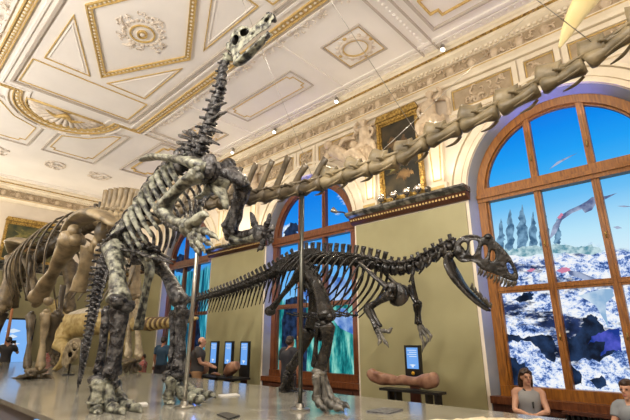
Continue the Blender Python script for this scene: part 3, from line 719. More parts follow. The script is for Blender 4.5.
painting('gilt framed landscape painting with a palm on the far end wall', lambda a, b, c: (4.05+a, YF-.05-c, 4.5+b), 1.9, 1.42,
         [('palmgreen', [(.22, .95), (.25, .8), (.10, .86), (.22, .74), (.08, .62), (.25, .66), (.30, .3), (.34, .3), (.33, .68), (.50, .66), (.38, .76), (.52, .84), (.36, .82)]), ('ochre', ob(.42, .32, .2, .12)), ('ochre', ob(.62, .2, .3, .07, s=2))], crown=True, canvas='paintland', base=(4.05, YF, 4.5))

# ================================================================== PLATFORM
ZP = .95
root = thing('platform', 'long low grey exhibit platform carrying all the skeletons', 'platform', (3.07, 9, 0))
MB().box((1.45, 1.25, ZP-.05), (4.72, 17.6, ZP)).build('platform_top', M['platform'], root, False)
MB().box((1.50, 1.30, 0), (4.67, 17.55, ZP-.05)).build('platform_side', M['platside'], root, False)
b_ = UX(42, 419, 1.44)
MB().box((1.44, b_.y-.30, ZP-.42), (1.50, b_.y+.25, ZP-.06)).build('side_screen', M['sheetblue'], root, False)

# ================================================================== BONES
def longbone(a, b, ra, rm, rb, bow=(0, 0, 0), flat=.8, knobs=True, up=(1, 0, 0), rough=.010):
    a, b, w = V(a), V(b), V(bow); mb = MB(); d = (b-a)
    pts = [a+d*t+w*math.sin(PI*t) for t in (0, .04, .14, .3, .5, .7, .86, .96, 1)]
    rr = [ra*.6, ra, ra*.86, (ra+rm*2)/3, rm, (rb+rm*2)/3, rb*.86, rb, rb*.6]
    mb.tube(pts, rr, 12, flat, up, n=22)
    if knobs:
        s = V(up).cross(d).normalized()
        if s.length < .1: s = V((0, 1, 0))
        for q, r in ((a, ra), (b, rb)):
            mb.ball(q+s*r*.48, r*.52, 9, 7); mb.ball(q-s*r*.42, r*.48, 9, 7)
        # a crest down one side
        mb.tube([a+s*ra*.6+d*.06, a+s*rm*1.0+d*.25, a+s*rm*.9+d*.42], [ra*.25, rm*.5, rm*.15], 7, n=9)
    return mb.rough(rough, 7)
def shaft(pts, rads, flat=.7, up=(1, 0, 0), seg=9, n=16, rough=.006):
    return MB().tube(pts, rads, seg, flat, up, n=n).rough(rough, 9)
def vertebra(c, fwd, up, L, r, spine, lean=.0, width=.7, tp=1.2, chev=0, chevlean=.3, zyg=True, fork=False, rough=.008, thick=.5):
    """one vertebra at c: spool shaped centrum, arch, neural spine, side processes and (tail) a chevron below"""
    c, f = V(c), V(fwd).normalized(); u = V(up); u = (u-f*u.dot(f)).normalized(); s = f.cross(u); mb = MB()
    mb.tube([c-f*L*.48, c-f*L*.40, c-f*L*.12, c+f*L*.12, c+f*L*.40, c+f*L*.48], [r*.8, r, r*.68, r*.68, r, r*.8], 12, 1, u)
    b = c+u*r*.6
    mb.tube([b-f*L*.30, b+u*r*.35, b+f*L*.30], [r*.42, r*.62, r*.42], 8, .9, u, n=7)
    t = b+u*(r*.5+spine)-f*lean
    if fork:
        for k in (-1, 1): mb.tube([b+u*r*.3, b+u*(r*.3+spine*.5)-f*lean*.4+s*k*r*.25, t+s*k*r*.55], [L*.22, L*.16, L*.17], 8, thick, f, n=7)
    elif spine > 0:
        q = [b+u*r*.2, b+u*(r*.3+spine*.5)-f*lean*.45, t]
        mb.tube(q, [L*width*.50, L*width*.40, L*width*.46], 8, thick, f, n=6)
    if tp:
        for k in (-1, 1):
            mb.tube([b+s*k*r*.3, b+s*k*r*(.3+tp*.5)+u*r*.12, b+s*k*r*(.3+tp)+u*r*.22-f*L*.1], [r*.34, r*.22, r*.2], 7, .8, f, n=5)
    if zyg:
        for k in (-1, 1):
            mb.tube([b+s*k*r*.3+u*r*.3, b+s*k*r*.42+f*L*.58+u*r*.42], [r*.26, r*.18], 6); mb.tube([b+s*k*r*.22+u*r*.4, b+s*k*r*.35-f*L*.5+u*r*.5], [r*.24, r*.17], 6)
    if chev:
        e = c-u*(r+chev)-f*(chev*chevlean); o = c-u*r*.85-f*L*.42
        for k in (-1, 1): mb.tube([o+s*k*r*.35, o.lerp(e, .35)], [r*.17, r*.2], 6)
        mb.tube([o.lerp(e, .3), o.lerp(e, .7), e], [r*.24, r*.22, r*.12], 7, .6, f, n=5)
    return mb.rough(rough, 9)
def column(root, pts, n, mtl, fn, name='vertebra'):
    """n vertebrae along the spline; fn(t, i) gives the keyword sizes"""
    q = [V(p) for p in spline(pts, 400)]; d = [0]
    for a, b in zip(q, q[1:]): d.append(d[-1]+(b-a).length)
    def at(s):
        s = max(0, min(s, d[-1])); i = 0
        lo, hi = 0, len(d)-1
        while hi-lo > 1:
            m = (lo+hi)//2
            if d[m] <= s: lo = m
            else: hi = m
        return q[lo].lerp(q[hi], (s-d[lo])/max(d[hi]-d[lo], 1e-6))
    out = []; pos = [fn(k/(n-1), k).get('w', 1) for k in range(n)]; tot = sum(pos); acc = 0
    for k in range(n):
        s0 = d[-1]*acc/tot; acc += pos[k]; s1 = d[-1]*acc/tot
        a, b = at(s0), at(s1); o = fn(k/(n-1), k); o.pop('w', None); mm = o.pop('m', mtl); L = (b-a).length*o.pop('lk', .96)
        vertebra((a+b)/2, a-b, o.pop('up', (0, 0, 1)), L, **o).build(name, M[mm], root)
        out.append(((a+b)/2, (a-b).normalized()))
    return out
def toe(root, pts, rads, mtl, claw=None, name='toe'):
    """phalanges of one toe with waisted bones between the knuckles, and its claw as a sub-part"""
    mb = MB()
    for a, b, ra, rb in zip(pts, pts[1:], rads, rads[1:]):
        a, b = V(a), V(b); d = b-a
        mb.tube([a, a+d*.12, a+d*.5, a+d*.88, b], [ra*.7, ra, (ra+rb)*.34, rb, rb*.7], 9, .85, n=9); mb.ball(a, ra*.85, 8, 6); mb.ball(b, rb*.85, 8, 6)
    o = mb.rough(.005, 14).build(name, M[mtl], root)
    if claw:
        e, r = V(claw[0]), claw[1]; a = V(pts[-1]); m = a.lerp(e, .5)+V((0, 0, r*.5))
        MB().tube([a, m, e], [r, r*.75, r*.1], 8, .8, n=7).build('claw', M[mtl], o)
    return o
def plates(outer, holes, thick, mp, bev=.0):
    """sheet with holes: outline in (a, b), thickness along t; mp(a, b, t) -> world"""
    cu = bpy.data.curves.new('outline', 'CURVE'); cu.dimensions = '2D'; cu.fill_mode = 'BOTH'; cu.extrude = .5
    for poly in [outer]+holes:
        s = cu.splines.new('POLY'); s.points.add(len(poly)-1); s.use_cyclic_u = True
        for p, (a, b) in zip(s.points, poly): p.co = (a, b, 0, 1)
    o = bpy.data.objects.new('outline', cu); me = o.to_mesh()
    vs = [mp(v.co.x, v.co.y, v.co.z*thick) for v in me.vertices]; fs = [list(p.vertices) for p in me.polygons]
    o.to_mesh_clear(); bpy.data.objects.remove(o); bpy.data.curves.remove(cu)
    return MB().add(vs, fs)
def sm(poly, n=3):
    """round a closed outline"""
    m = len(poly); P = poly[-2:]+poly+poly[:2]; out = []
    for i in range(m):
        for k in range(n):
            out.append(spline(P[i+1:i+5], 3*20+1)[20+int(20*k/n)])
    return out
# ================================================================== UPRIGHT BLACK SKELETON (facing along the hall, towards -Y)
XI = 2.42
ig = thing('dinosaur_skeleton', 'tall black and grey skeleton standing upright like a kangaroo, head near the ceiling', 'dinosaur skeleton', (XI, 4.9, ZP), 'mounted dinosaur skeletons')
I = lambda px, py, dx=0: UX(px, py, XI+dx)
neckp = [I(230, 57), I(225, 62), I(222.5, 74), I(221, 90), I(216, 103), I(212, 118), I(207, 132), I(203, 144), I(199, 154)]
backp = [I(199, 154), I(190, 161), I(178, 169), I(166, 179), I(156, 191), I(147, 205), I(136, 220), I(123, 236), I(112, 248)]
tailp = [I(112, 248), I(104, 264), I(99, 283), I(95, 303), I(91, 324), I(87, 345), I(83, 365), I(79, 384)]
nk = column(ig, neckp, 12, 'ig_dark', lambda t, i: dict(r=.055+.040*t, spine=.05+.02*t, lean=.05, up=(0, 1, .3), tp=.9+.4*t, width=.8, w=.8+.3*t, m='ig_pale_lit' if i < 1 else 'ig_dark'))
bk = column(ig, backp, 17, 'ig_dark', lambda t, i: dict(r=.075+.02*t, spine=.20 if t > .05 else .14, lean=.05, up=(0, 1, .6), tp=1.5, width=.95, w=1))
column(ig, tailp, 30, 'ig_dark', lambda t, i: dict(r=.105*(1-.78*t)+.008, spine=.17*(1-.9*t), lean=.04, up=(0, 1, .25), tp=1.0*(1-t)+.3, chev=.20*(1-.85*t), chevlean=.5, w=1.2-.6*t))
# long neural spines fanned out at the neck base
for k, (px, py) in enumerate(((181, 136), (179, 143), (180, 150), (185, 132), (191, 131))):
    shaft([I(203-k, 146+k*.5), I((203+px)/2, (146+py)/2-1), I(px, py)], [.05, .035, .045], .6).build('neural_spine', M['ig_dark'], ig)
for dx in (-.22, .2):
    for (a, b), (c, d) in (((212, 120), (226, 112)), ((208, 130), (222, 133)), ((204, 140), (219, 145)), ((214, 108), (226, 103))):
        shaft([I(a, b, dx*.2), I((a+c)/2, (b+d)/2-1, dx*.5), I(c, d, dx)], [.035, .028, .012], .8).build('cervical_rib', M['ig_dark'], ig)
for k in range(26):
    t = .04+.036*k; j = int(t*16); c, f = bk[j]; c2, f2 = bk[min(j+2, 16)]
    for s in (-1, 1):
        o = V((s*.05, .10+.05*(k % 3), .06+.03*(k % 3)))
        MB().tube([c+o, (c+c2)/2+o*1.25+V((s*.01, 0, .01)), c2+o*1.1+V((0, (k % 2)*.05, 0))], [.010, .012, .006], 5, n=5).rough(.01, 9).build('bony_tendon', M['ig_dark' if k % 3 else 'ig_pale_lit'], ig)
# skull: two cheek plates with openings, joined by the roof, beak in front
sk_o = sm([(229, 44), (231, 36), (235, 30), (241, 26.5), (247, 26), (250, 28.5), (254, 26), (259, 21.5), (263, 17), (267, 14), (272.5, 14), (274, 18), (271, 21), (271, 25), (267, 29), (262, 31.5), (255, 37), (249, 42), (243, 47), (239.5, 52), (237.5, 60), (235, 65), (233, 63), (233, 56), (230, 51)])
sk_h = [sm([(240, 31.5), (243.5, 28.8), (248, 29), (249, 32), (246, 35.5), (241.5, 36.5)]), sm([(232, 39), (235, 35), (238, 35.5), (238.5, 40), (236, 44.5), (233, 45)]), sm([(250.5, 34.5), (255, 30.5), (257, 30.5), (254, 34), (251, 36)]), sm([(264, 21), (267.5, 16.8), (270, 17.5), (267, 22), (264.5, 24)])]
def skw(px): return .035+.095*max(0, min(1, (272-px)/36.))
skm = MB()
for s in (-1, 1):
    p = plates(sk_o, sk_h, .035, lambda a, b, t: I(a, b, s*skw(a)+t)); skm.add(p.v, p.f)
roof = [(231, 35), (235, 28.5), (241, 25.5), (246, 26), (249, 29.5), (253, 27), (258, 22), (263, 17), (268, 14.5)]
for a, b in zip(roof, roof[1:]):
    skm.add([I(*a, -skw(a[0])), I(*a, skw(a[0])), I(*b, skw(b[0])), I(*b, -skw(b[0])), I(a[0]+1, a[1]+1.6, -skw(a[0])), I(a[0]+1, a[1]+1.6, skw(a[0])), I(b[0]+1, b[1]+1.6, skw(b[0])), I(b[0]+1, b[1]+1.6, -skw(b[0]))],
            [[0, 1, 2, 3], [4, 7, 6, 5], [0, 4, 5, 1], [2, 6, 7, 3], [0, 3, 7, 4], [1, 5, 6, 2]])
MB().ball(I(237, 39), (.085, .07, .09)).ball(I(245, 33), (.08, .08, .07)).build('skull_cavity', M['black'], ig)  # solid black balls added as painted shade behind the skull openings
skm.ball(I(268.5, 19), (.06, .05, .05)); skm.ball(I(232, 48), (.09, .05, .07))
skm.build('skull', M['ig_pale_lit'], ig, remesh=.0105)
bq = MB().ball(I(271, 16.5), (.07, .04, .04)).ball(I(272.5, 19), (.06, .03, .035)); bq.build('beak', M['ig_dark'], ig)
jw = MB()
for s in (-1, 1):
    jw.tube([I(235, 65, s*.125), I(240, 62, s*.125), I(247, 56, s*.11), (I(255, 48, s*.09)), I(263, 40.5, s*.06), I(269, 34, s*.02)], [.03, .055, .06, .055, .045, .04], 9, .5, (1, 0, 0), n=18)
    jw.tube([I(240, 61, s*.125), I(238.5, 54, s*.12)], [.045, .025], 7, .5)
jo = jw.rough(.006, 12).build('lower_jaw', M['ig_pale_lit'], ig)
for s in (-1, 1):
    tt = MB()
    for k in range(14):
        t = k/13; q = I(246+t*14, 53.5-t*13.5, s*(.11-.035*t)); tt.tube([q, q+V((0, -.012, .045))], [.013, .006], 5)
    tt.build('tooth_row', M['tooth'], jo)
# ribs on both sides
for i in range(1, 15):
    t = i/14; c = bk[min(i+1, 16)][0]; drop = (.40+.24*math.sin(PI*min(1, t*1.15)))*(1.0 if t < .75 else 1.0-.9*(t-.75))
    f = V((0, -.62, -.55)).normalized()
    for s in (-1, 1):
        w = .13+.13*math.sin(PI*min(1, .25+t*.65))
        q = [c+V((s*.06, 0, .02)), c+V((s*w*.65, -.12, -.02)), c+f*drop*.45+V((s*w*1.15, -.02, .02)), c+f*drop*.85+V((s*w, 0, -.06)), c+f*drop*1.15+V((s*w*.62, .02, -.16))]
        shaft(q, [.022, .034, .038, .034, .018], .55, (s, 0, 0)).build('rib', M['ig_pale_lit' if s < 0 else 'ig_dark'], ig)
# shoulder girdle
def blade(pts, rads, m, root, flat=.35, up=(1, 0, 0), name='scapula'):
    return MB().tube(pts, rads, 12, flat, up, n=22).rough(.012, 6).build(name, M[m], root)
blade([I(141, 160.5, -.30), I(152, 157, -.33), (I(166, 157.5, -.36)), I(182, 160, -.38), I(196, 164, -.36), I(208, 168, -.32)], [.035, .07, .075, .085, .13, .10], 'ig_pale_lit', ig, .55)
blade([I(166, 164, .34), I(184, 162, .36), I(200, 163, .36), I(216, 165, .34), I(226, 168, .32)], [.05, .07, .075, .11, .12], 'ig_dark', ig, .45)
for dx, (px, py), mm in ((-.30, (207, 167), 'ig_dark'), (.30, (226, 170), 'ig_dark')):
    MB().ball(I(px, py, dx), (.07, .17, .15)).ball(I(px+6, py+5, dx*.8), (.06, .12, .12)).ball(I(px-3, py+7, dx), (.08, .12, .10)).rough(.03, 6).build('coracoid', M[mm], ig)
MB().tube([I(196, 198, -.10), I(207, 194, -.12), I(217, 186, -.14), I(222, 178, -.14)], [.03, .06, .13, .09], 10, .4, (1, 0, 0), n=12).tube([I(217, 186, -.14), I(223, 197, -.12), I(226, 209, -.1)], [.12, .07, .03], 9, .4, (1, 0, 0), n=9).rough(.01, 8).build('sternal_plate', M['ig_pale_lit'], ig)
MB().tube([I(228, 174, .1), I(238, 178, .15), I(243, 186, .2)], [.16, .15, .10], 10, .5, (1, 0, 0), n=10).rough(.03, 6).build('sternal_plate', M['ig_dark'], ig)
# near arm
longbone(I(199, 174, -.40), I(162, 211, -.48), .105, .058, .10, (-.03, 0, .03), rough=.012).build('humerus', M['ig_pale_lit'], ig)
longbone(I(163, 211, -.48), I(188, 224, -.50), .085, .052, .07, (0, 0, -.04), rough=.01).build('ulna', M['ig_pale_lit'], ig)
longbone(I(166, 219, -.44), I(189, 231, -.46), .070, .042, .06, (0, 0, -.03), rough=.01).build('radius', M['ig_dark'], ig)
MB().ball(I(189, 228, -.48), (.09, .10, .09)).ball(I(193, 231, -.47), .075).rough(.02, 9).build('carpal_bone', M['ig_pale_lit'], ig)
toe(ig, [I(189, 224, -.52), I(198, 219.5, -.55)], [.065, .06], 'ig_pale_lit', (I(209, 216, -.56), .055), 'thumb_spike')
for (a, b, c, d) in (((196, 230), (205, 231), (212, 235), (219, 241)), ((195, 233), (202, 238), (208, 243), (213, 247)), ((193, 235), (198, 242), (202, 248), (205, 254)), ((191, 236), (193, 244), (197, 250), (199, 256))):
    toe(ig, [I(*a, -.5), I(*b, -.52), I(*c, -.52)], [.042, .036, .030], 'ig_pale_lit', (I(*d, -.52), .026), 'finger')
# far arm
longbone(I(243, 184, .34), I(229, 230, .34), .125, .075, .115, (0, -.04, 0), rough=.016).build('humerus', M['ig_dark'], ig)
longbone(I(236, 200, .26), I(231, 231, .26), .07, .045, .06, rough=.012).build('humerus_crest', M['ig_dark'], ig)
longbone(I(229, 233, .36), I(257, 232, .36), .095, .060, .08, (0, 0, -.03)).build('ulna', M['ig_dark'], ig)
longbone(I(232, 239, .32), I(257, 237, .34), .065, .042, .06, (0, 0, -.03)).build('radius', M['ig_pale_lit'], ig)
MB().ball(I(259, 234, .35), (.08, .10, .09)).rough(.02, 9).build('carpal_bone', M['ig_dark'], ig)
toe(ig, [I(258, 231, .32), I(254, 223, .3)], [.05, .045], 'ig_dark', (I(250, 212, .3), .04), 'thumb_spike')
for (a, b, c, d) in (((263, 230), (267, 224), (269, 219), (270, 213)), ((263, 233), (269, 231), (272, 229), (274, 224)), ((262, 236), (263, 243), (261, 248), (257, 252)), ((264, 234), (270, 236), (271, 241), (268, 246))):
    toe(ig, [I(*a, .36), I(*b, .36), I(*c, .36)], [.045, .038, .032], 'ig_dark', (I(*d, .36), .028), 'finger')
# pelvis
blade([I(128, 227, -.24), I(118, 236, -.30), I(108, 245, -.30), I(101, 251, -.26)], [.04, .08, .085, .04], 'ig_dark', ig, .4, name='ilium')
blade([I(136, 226, .24), I(126, 236, .30), I(116, 246, .30), I(108, 252, .26)], [.05, .11, .13, .05], 'ig_dark', ig, .4, name='ilium')
blade([I(122, 250, -.28), I(136, 252, -.24), I(150, 257, -.20), I(162, 260, -.18), I(172, 264, -.2)], [.06, .04, .045, .05, .02], 'ig_dark', ig, .4, name='pubis')
blade([I(130, 246, .28), I(146, 250, .24), I(160, 254, .20), I(174, 260, .18)], [.05, .04, .045, .03], 'ig_dark', ig, .4, name='pubis')
for (x0, x1, x2, dx) in ((147, 144, 136, -.10), (152, 147, 140, .02)):
    shaft([I(x0-8, 252, dx*2), I(x0, 268, dx), I(x1, 292, dx*.5), I(x2, 330, dx*.5)], [.05, .034, .028, .04], .7).build('ischium', M['ig_pale_lit'], ig)
MB().ball(I(134, 250), (.20, .16, .14)).ball(I(139, 258), (.15, .14, .12)).ball(I(145, 248, .1), (.14, .1, .1)).rough(.06, 5).build('sacrum', M['ig_dark'], ig)
rb = random.Random(3)
for k in range(12):
    px, py = rb.uniform(118, 150), rb.uniform(238, 262); dx = rb.uniform(-.22, .2); a = rb.uniform(-.6, 1.2); L = rb.uniform(6, 12)
    shaft([I(px, py, dx), I(px+math.cos(a)*L*.5, py+math.sin(a)*L*.5-1, dx), I(px+math.cos(a)*L, py+math.sin(a)*L, dx)], [.04, .022, .035], .7, rough=.012).build('sacral_rib', M['ig_pale_lit' if k % 2 else 'ig_dark'], ig)
for k in range(8):
    px, py = rb.uniform(186, 222), rb.uniform(160, 182); dx = rb.uniform(-.25, .3); a = rb.uniform(-.4, 1.6); L = rb.uniform(6, 12)
    shaft([I(px, py, dx), I(px+math.cos(a)*L*.5, py+math.sin(a)*L*.5-1, dx), I(px+math.cos(a)*L, py+math.sin(a)*L, dx)], [.035, .02, .03], .7, rough=.012).build('dorsal_rib', M['ig_pale_lit' if k % 3 == 0 else 'ig_dark'], ig)
# legs
zn = ZP
an = V((2.02, 4.82, ZP+.42)); AN = UX(107, 379, 2.02)
hipn, kneen = I(112, 246, -.36), UX(119, 302, 2.02)
longbone(hipn, kneen, .14, .088, .14, (0, -.05, 0), .85, rough=.025).build('femur', M['ig_pale_lit'], ig)
MB().ball(kneen+V((-.05, -.10, .0)), (.10, .09, .09)).ball(kneen+V((.05, -.07, -.06)), (.12, .11, .09)).rough(.03, 7).build('kneecap', M['ig_dark'], ig)
longbone(UX(120, 307, 2.03), UX(111, 376, 2.02), .125, .075, .105, (0, -.03, 0), .85, rough=.015).build('tibia', M['ig_dark'], ig)
longbone(UX(107, 308, 1.95), UX(98, 374, 1.95), .065, .042, .065, (0, -.02, 0), .8).build('fibula', M['ig_dark'], ig)
MB().ball(UX(103, 380, 2.0), (.17, .13, .07)).ball(UX(109, 384, 2.05), (.14, .12, .06)).ball(UX(99, 385, 1.98), (.10, .12, .05)).rough(.03, 8).build('ankle_bone', M['ig_dark'], ig)
ankf = UX(182, 374, 2.80)
hipf, kneef = I(150, 252, .36), UX(181, 304, 2.82)
longbone(hipf, kneef, .14, .085, .13, (0, -.04, .03), .85, rough=.02).build('femur', M['ig_dark'], ig)
longbone(UX(181, 309, 2.82), UX(178, 371, 2.80), .115, .068, .095, (0, -.03, 0), .85, rough=.015).build('tibia', M['ig_dark'], ig)
longbone(UX(173, 312, 2.76), UX(170, 371, 2.76), .055, .036, .055, (0, -.02, 0), .8).build('fibula', M['ig_dark'], ig)
MB().ball(UX(176, 374, 2.80), (.16, .13, .06)).ball(UX(174, 378, 2.8), (.15, .13, .06)).rough(.03, 8).build('ankle_bone', M['ig_dark'], ig)
def igfoot(X, toes, mm):
    """toes: (ankle px, knuckle px, joint px, joint px, claw px, dx, size)"""
    for a, k, j1, j2, c, dx, s in toes:
        A, K, J1, J2, C = (UX(*q, X+dx) for q in (a, k, j1, j2, c))
        longbone(A, K, .105*s, .07*s, .10*s, (0, -.02, 0), .9, rough=.014).build('metatarsal', M[mm], ig)
        toe(ig, [K, J1, J2], [.10*s, .085*s, .07*s], mm, (C, .065*s))
igfoot(2.02, [((97, 384), (95, 403), (96, 411), (98, 415), (100, 419), -.16, .9), ((105, 384), (107, 404), (113, 411), (118, 414), (125, 417), -.02, 1.0), ((113, 384), (119, 401), (129, 407.5), (135, 409.5), (142, 413), .14, .9)], 'ig_pale_lit')
igfoot(2.82, [((171, 380), (168, 397), (168, 402), (170, 404.5), (174, 407), -.16, .72), ((175, 380), (182, 394), (192, 398), (198, 400), (206, 403), .0, .8), ((179, 380), (190, 390), (201, 394), (207, 395), (216, 398), .14, .72)], 'ig_pale_lit')
# iron rod behind the tail
MB().tube([I(82, 340, .12), I(78, 388, .12)], .015, 6).build('support_rod', M['black'], ig)

def pole(px, py, X, top, label, st='steel', group='steel support poles'):
    p = UX(px, py, X); p.z = ZP
    r = thing('support_pole', label, 'pole', p, group)
    MB().tube([p, V((p.x, p.y, top))], .023, 12).build('shaft', M[st], r)
    MB().tube([p, p+V((0, 0, .02)), p+V((0, 0, .03)), p+V((0, 0, .07))], [.105, .105, .05, .04], 18).build('base_flange', M['steel'], r, smooth='auto')
    MB().tube([V((p.x, p.y, top-.05)), V((p.x, p.y, top+.02))], .045, 10).build('top_collar', M['black'], r)
pole(184, 408, 2.63, 3.30, 'steel pole in front of the right leg of the upright black skeleton')
pole(300, 410.5, 3.37, 3.38, 'steel pole holding up the long brown neck, crossing the hips of the striding skeleton', 'steeldark')

# ================================================================== STRIDING BLACK SKELETON with open jaws
XA = 4.0
al = thing('dinosaur_skeleton', 'lower black meat-eater skeleton striding with open toothed jaws', 'dinosaur skeleton', (XA, 4, ZP), 'mounted dinosaur skeletons')
A_ = lambda px, py, dx=0: UX(px, py, XA+dx)
anp = [A_(457, 243), A_(449, 247), A_(438, 253), A_(428, 259), A_(418, 265), A_(407, 268.5), A_(397, 269.5), A_(386, 268)]
abp = [A_(386, 268), A_(374, 264.5), A_(361, 262), A_(348, 260.5), A_(335, 259.5), A_(322, 259), A_(310, 259), A_(298, 261)]
atp = [A_(298, 261), A_(286, 267), A_(274, 273), A_(262, 278), A_(250, 283), A_(238, 287.5), A_(224, 292), A_(210, 296), A_(196, 300), A_(180, 304)]
column(al, anp, 9, 'al_dark', lambda t, i: dict(r=.058+.018*t, spine=.055, lean=-.01, tp=1.3, width=.55, lk=.92))
ab = column(al, abp, 14, 'al_dark', lambda t, i: dict(r=.070+.014*t, spine=.10+.04*t, lean=.0, tp=1.5, width=.80, lk=.94, thick=.7))
column(al, atp, 34, 'al_dark', lambda t, i: dict(r=.080*(1-.66*t), spine=.115*(1-.72*t), lean=.05, tp=1.1*(1-t*.8), width=.75, chev=.33*(1-.5*t) if i > 1 else 0, chevlean=.75, w=1.1-.25*t))
# small light rings of tail processes are left in the vertebrae; neck ribs below
for k, (a, b) in enumerate((((440, 253), (436, 262)), ((431, 258), (426, 268)), ((424, 263), (419, 274)), ((414, 268), (409, 282)), ((446, 249), (443, 258)))):
    for s in (-1, 1): shaft([A_(*a, s*.08), A_((a[0]+b[0])/2+1, (a[1]+b[1])/2, s*.12), A_(*b, s*.11)], [.022, .018, .008], .8).build('cervical_rib', M['al_dark'], al)
for i in range(0, 13):
    c, f = ab[i]; t = i/12; ln = (.42+.22*math.sin(PI*min(1, .2+t*.8)))*(1-.25*t); w = .24+.07*math.sin(PI*t)
    for s in (-1, 1):
        q = [c+V((s*.05, 0, .03)), c+V((s*w*.75, .04, .02)), c+V((s*w*1.1, .16, -ln*.35)), c+V((s*w*.9, .32, -ln*.72)), c+V((s*w*.5, .46, -ln))]
        shaft(q, [.013, .018, .017, .013, .007], .6, (s, 0, 0)).build('rib', M['al_dark'], al)
for k in range(7):
    y = ab[3][0].y+k*.13
    MB().tube([V((XA-.22, y+.28, 1.98)), V((XA, y+.10, 1.92)), V((XA+.22, y+.28, 1.98))], .012, 6, n=9).build('belly_rib', M['al_dark'], al)
# skull
def awd(px): return .045+.125*max(0, min(1, (519-px)/50.))
ao = sm([(454, 247), (457, 240), (462, 236.5), (469, 234.5), (477, 235), (482, 238), (486, 238.5), (491, 238), (497, 242), (504, 249), (511, 258), (516, 268), (518.5, 276), (517, 281), (513, 281), (508, 280), (500, 276.5), (492, 273.5), (485, 271), (479, 267), (474, 262), (468, 262), (461, 262.5), (456, 258), (453, 253)], 2)
ah = [sm([(460, 246), (464, 242), (467, 244), (466, 252), (462, 257), (458, 254)], 2), sm([(470, 241), (476, 240.5), (478.5, 243), (476, 250), (473, 256), (470, 253)], 2), sm([(482, 247), (485, 244.5), (488, 248), (486.5, 256), (482.5, 260), (481.5, 254)], 2), sm([(490.5, 253), (493, 249.5), (495, 254), (494.5, 260), (490.5, 261.5)], 2), sm([(506, 262), (509.5, 263), (513, 270), (513.5, 274.5), (509, 272)], 2)]
asm = MB()
for s in (-1, 1):
    p = plates(ao, ah, .030, lambda a, b, t: A_(a, b, s*awd(a)+t)); asm.add(p.v, p.f)
ar = [(456, 242), (462, 237), (469, 235), (477, 235.5), (484, 238.5), (491, 238.5), (497, 242.5), (504, 249.5), (511, 258.5), (516, 268), (518, 275)]
for a, b in zip(ar, ar[1:]):
    asm.add([A_(*a, -awd(a[0])), A_(*a, awd(a[0])), A_(*b, awd(b[0])), A_(*b, -awd(b[0])), A_(a[0]-1, a[1]+3, -awd(a[0])), A_(a[0]-1, a[1]+3, awd(a[0])), A_(b[0]-1, b[1]+3, awd(b[0])), A_(b[0]-1, b[1]+3, -awd(b[0]))],
            [[0, 1, 2, 3], [4, 7, 6, 5], [0, 4, 5, 1], [2, 6, 7, 3], [0, 3, 7, 4], [1, 5, 6, 2]])
for s in (-1, 1):
    asm.tube([A_(484, 239, s*.12), A_(488, 236.5, s*.12), A_(492, 239, s*.11)], [.02, .035, .02], 7, n=7); asm.ball(A_(459, 252, s*.15), (.05, .06, .07))
asm.build('skull', M['al_dark'], al, remesh=.011)
aj = MB()
for s in (-1, 1):
    aj.tube([A_(449, 254, s*.165), A_(449, 262, s*.165), A_(454, 274, s*.155), A_(462, 285.5, s*.14), A_(471, 295.5, s*.105), A_(480, 303.5, s*.07), A_(488, 309.5, s*.035)], [.04, .11, .125, .10, .085, .07, .05], 10, .30, (1, 0, 0), n=22)
    aj.ball(A_(450, 255, s*.165), .045)
ajo = aj.rough(.006, 12).build('lower_jaw', M['al_dark'], al)
def teeth(rootp, line, n, wfn, up, ln):
    q = spline(line, n)
    for s in (-1, 1):
        mb = MB()
        for k, (a, b) in enumerate(q):
            p = A_(a, b, s*wfn(a)); L = ln*(.7+.5*random.random())
            mb.tube([p, p+V(up)*L*.6+V((0, .01, 0)), p+V(up)*L+V((0, .03, 0))], [.014, .011, .002], 6)
        mb.build('tooth_row', M['tooth'], rootp)
sko = [o for o in al.children if o.name.startswith('skull')][0]
teeth(sko, [(480, 268), (487, 272), (495, 275), (503, 278), (510, 281), (516, 281)], 13, awd, (0, 0, -1), .06)
teeth(ajo, [(471, 289), (478, 297), (485, 304), (490, 308)], 12, lambda a: .03+.085*(490-a)/19, (0, -.6, .8), .065)
# shoulder and arms
for s, sx in ((-1, 0), (1, 14)):
    blade([A_(360+sx, 263, s*.30), A_(368+sx, 270, s*.32), A_(377+sx, 279, s*.31), A_(388+sx, 288, s*.27)], [.035, .04, .045, .06], 'al_dark', al, .45)
    MB().ball(A_(397+sx*.3, 295, s*.2), (.04, .115, .12)).ball(A_(391+sx*.3, 290, s*.24), (.045, .08, .08)).rough(.02, 7).build('coracoid', M['al_dark'], al)
def limb(root, pts, sizes, mtl, names, X, dxs):
    for (a, b), (ra, rm, rb), nm, dx in zip(zip(pts, pts[1:]), sizes, names, dxs):
        longbone(UX(*a, X+dx), UX(*b, X+dx), ra, rm, rb).build(nm, M[mtl], root)
limb(al, [(391, 294), (367, 309), (377, 329)], [(.062, .036, .055), (.050, .026, .040)], 'al_dark', ('humerus', 'ulna'), XA, (-.30, -.34))
longbone(A_(371, 309, -.30), A_(380, 327, -.30), .032, .02, .03).build('radius', M['al_dark'], al)
for j in (((378, 330), (384, 331), (389, 332), (393, 328)), ((379, 331), (382, 337), (385, 342), (389, 348)), ((377, 332), (379, 337), (380, 342), (378, 346))):
    toe(al, [A_(*j[0], -.34), A_(*j[1], -.35), A_(*j[2], -.36)], [.030, .026, .022], 'al_foot', (A_(*j[3], -.36), .022), 'finger')
limb(al, [(408, 288), (418, 304), (420, 324)], [(.060, .034, .052), (.046, .026, .040)], 'al_dark', ('humerus', 'ulna'), XA, (.26, .26))
longbone(A_(415, 305, .22), A_(417, 323, .22), .030, .018, .028).build('radius', M['al_dark'], al)
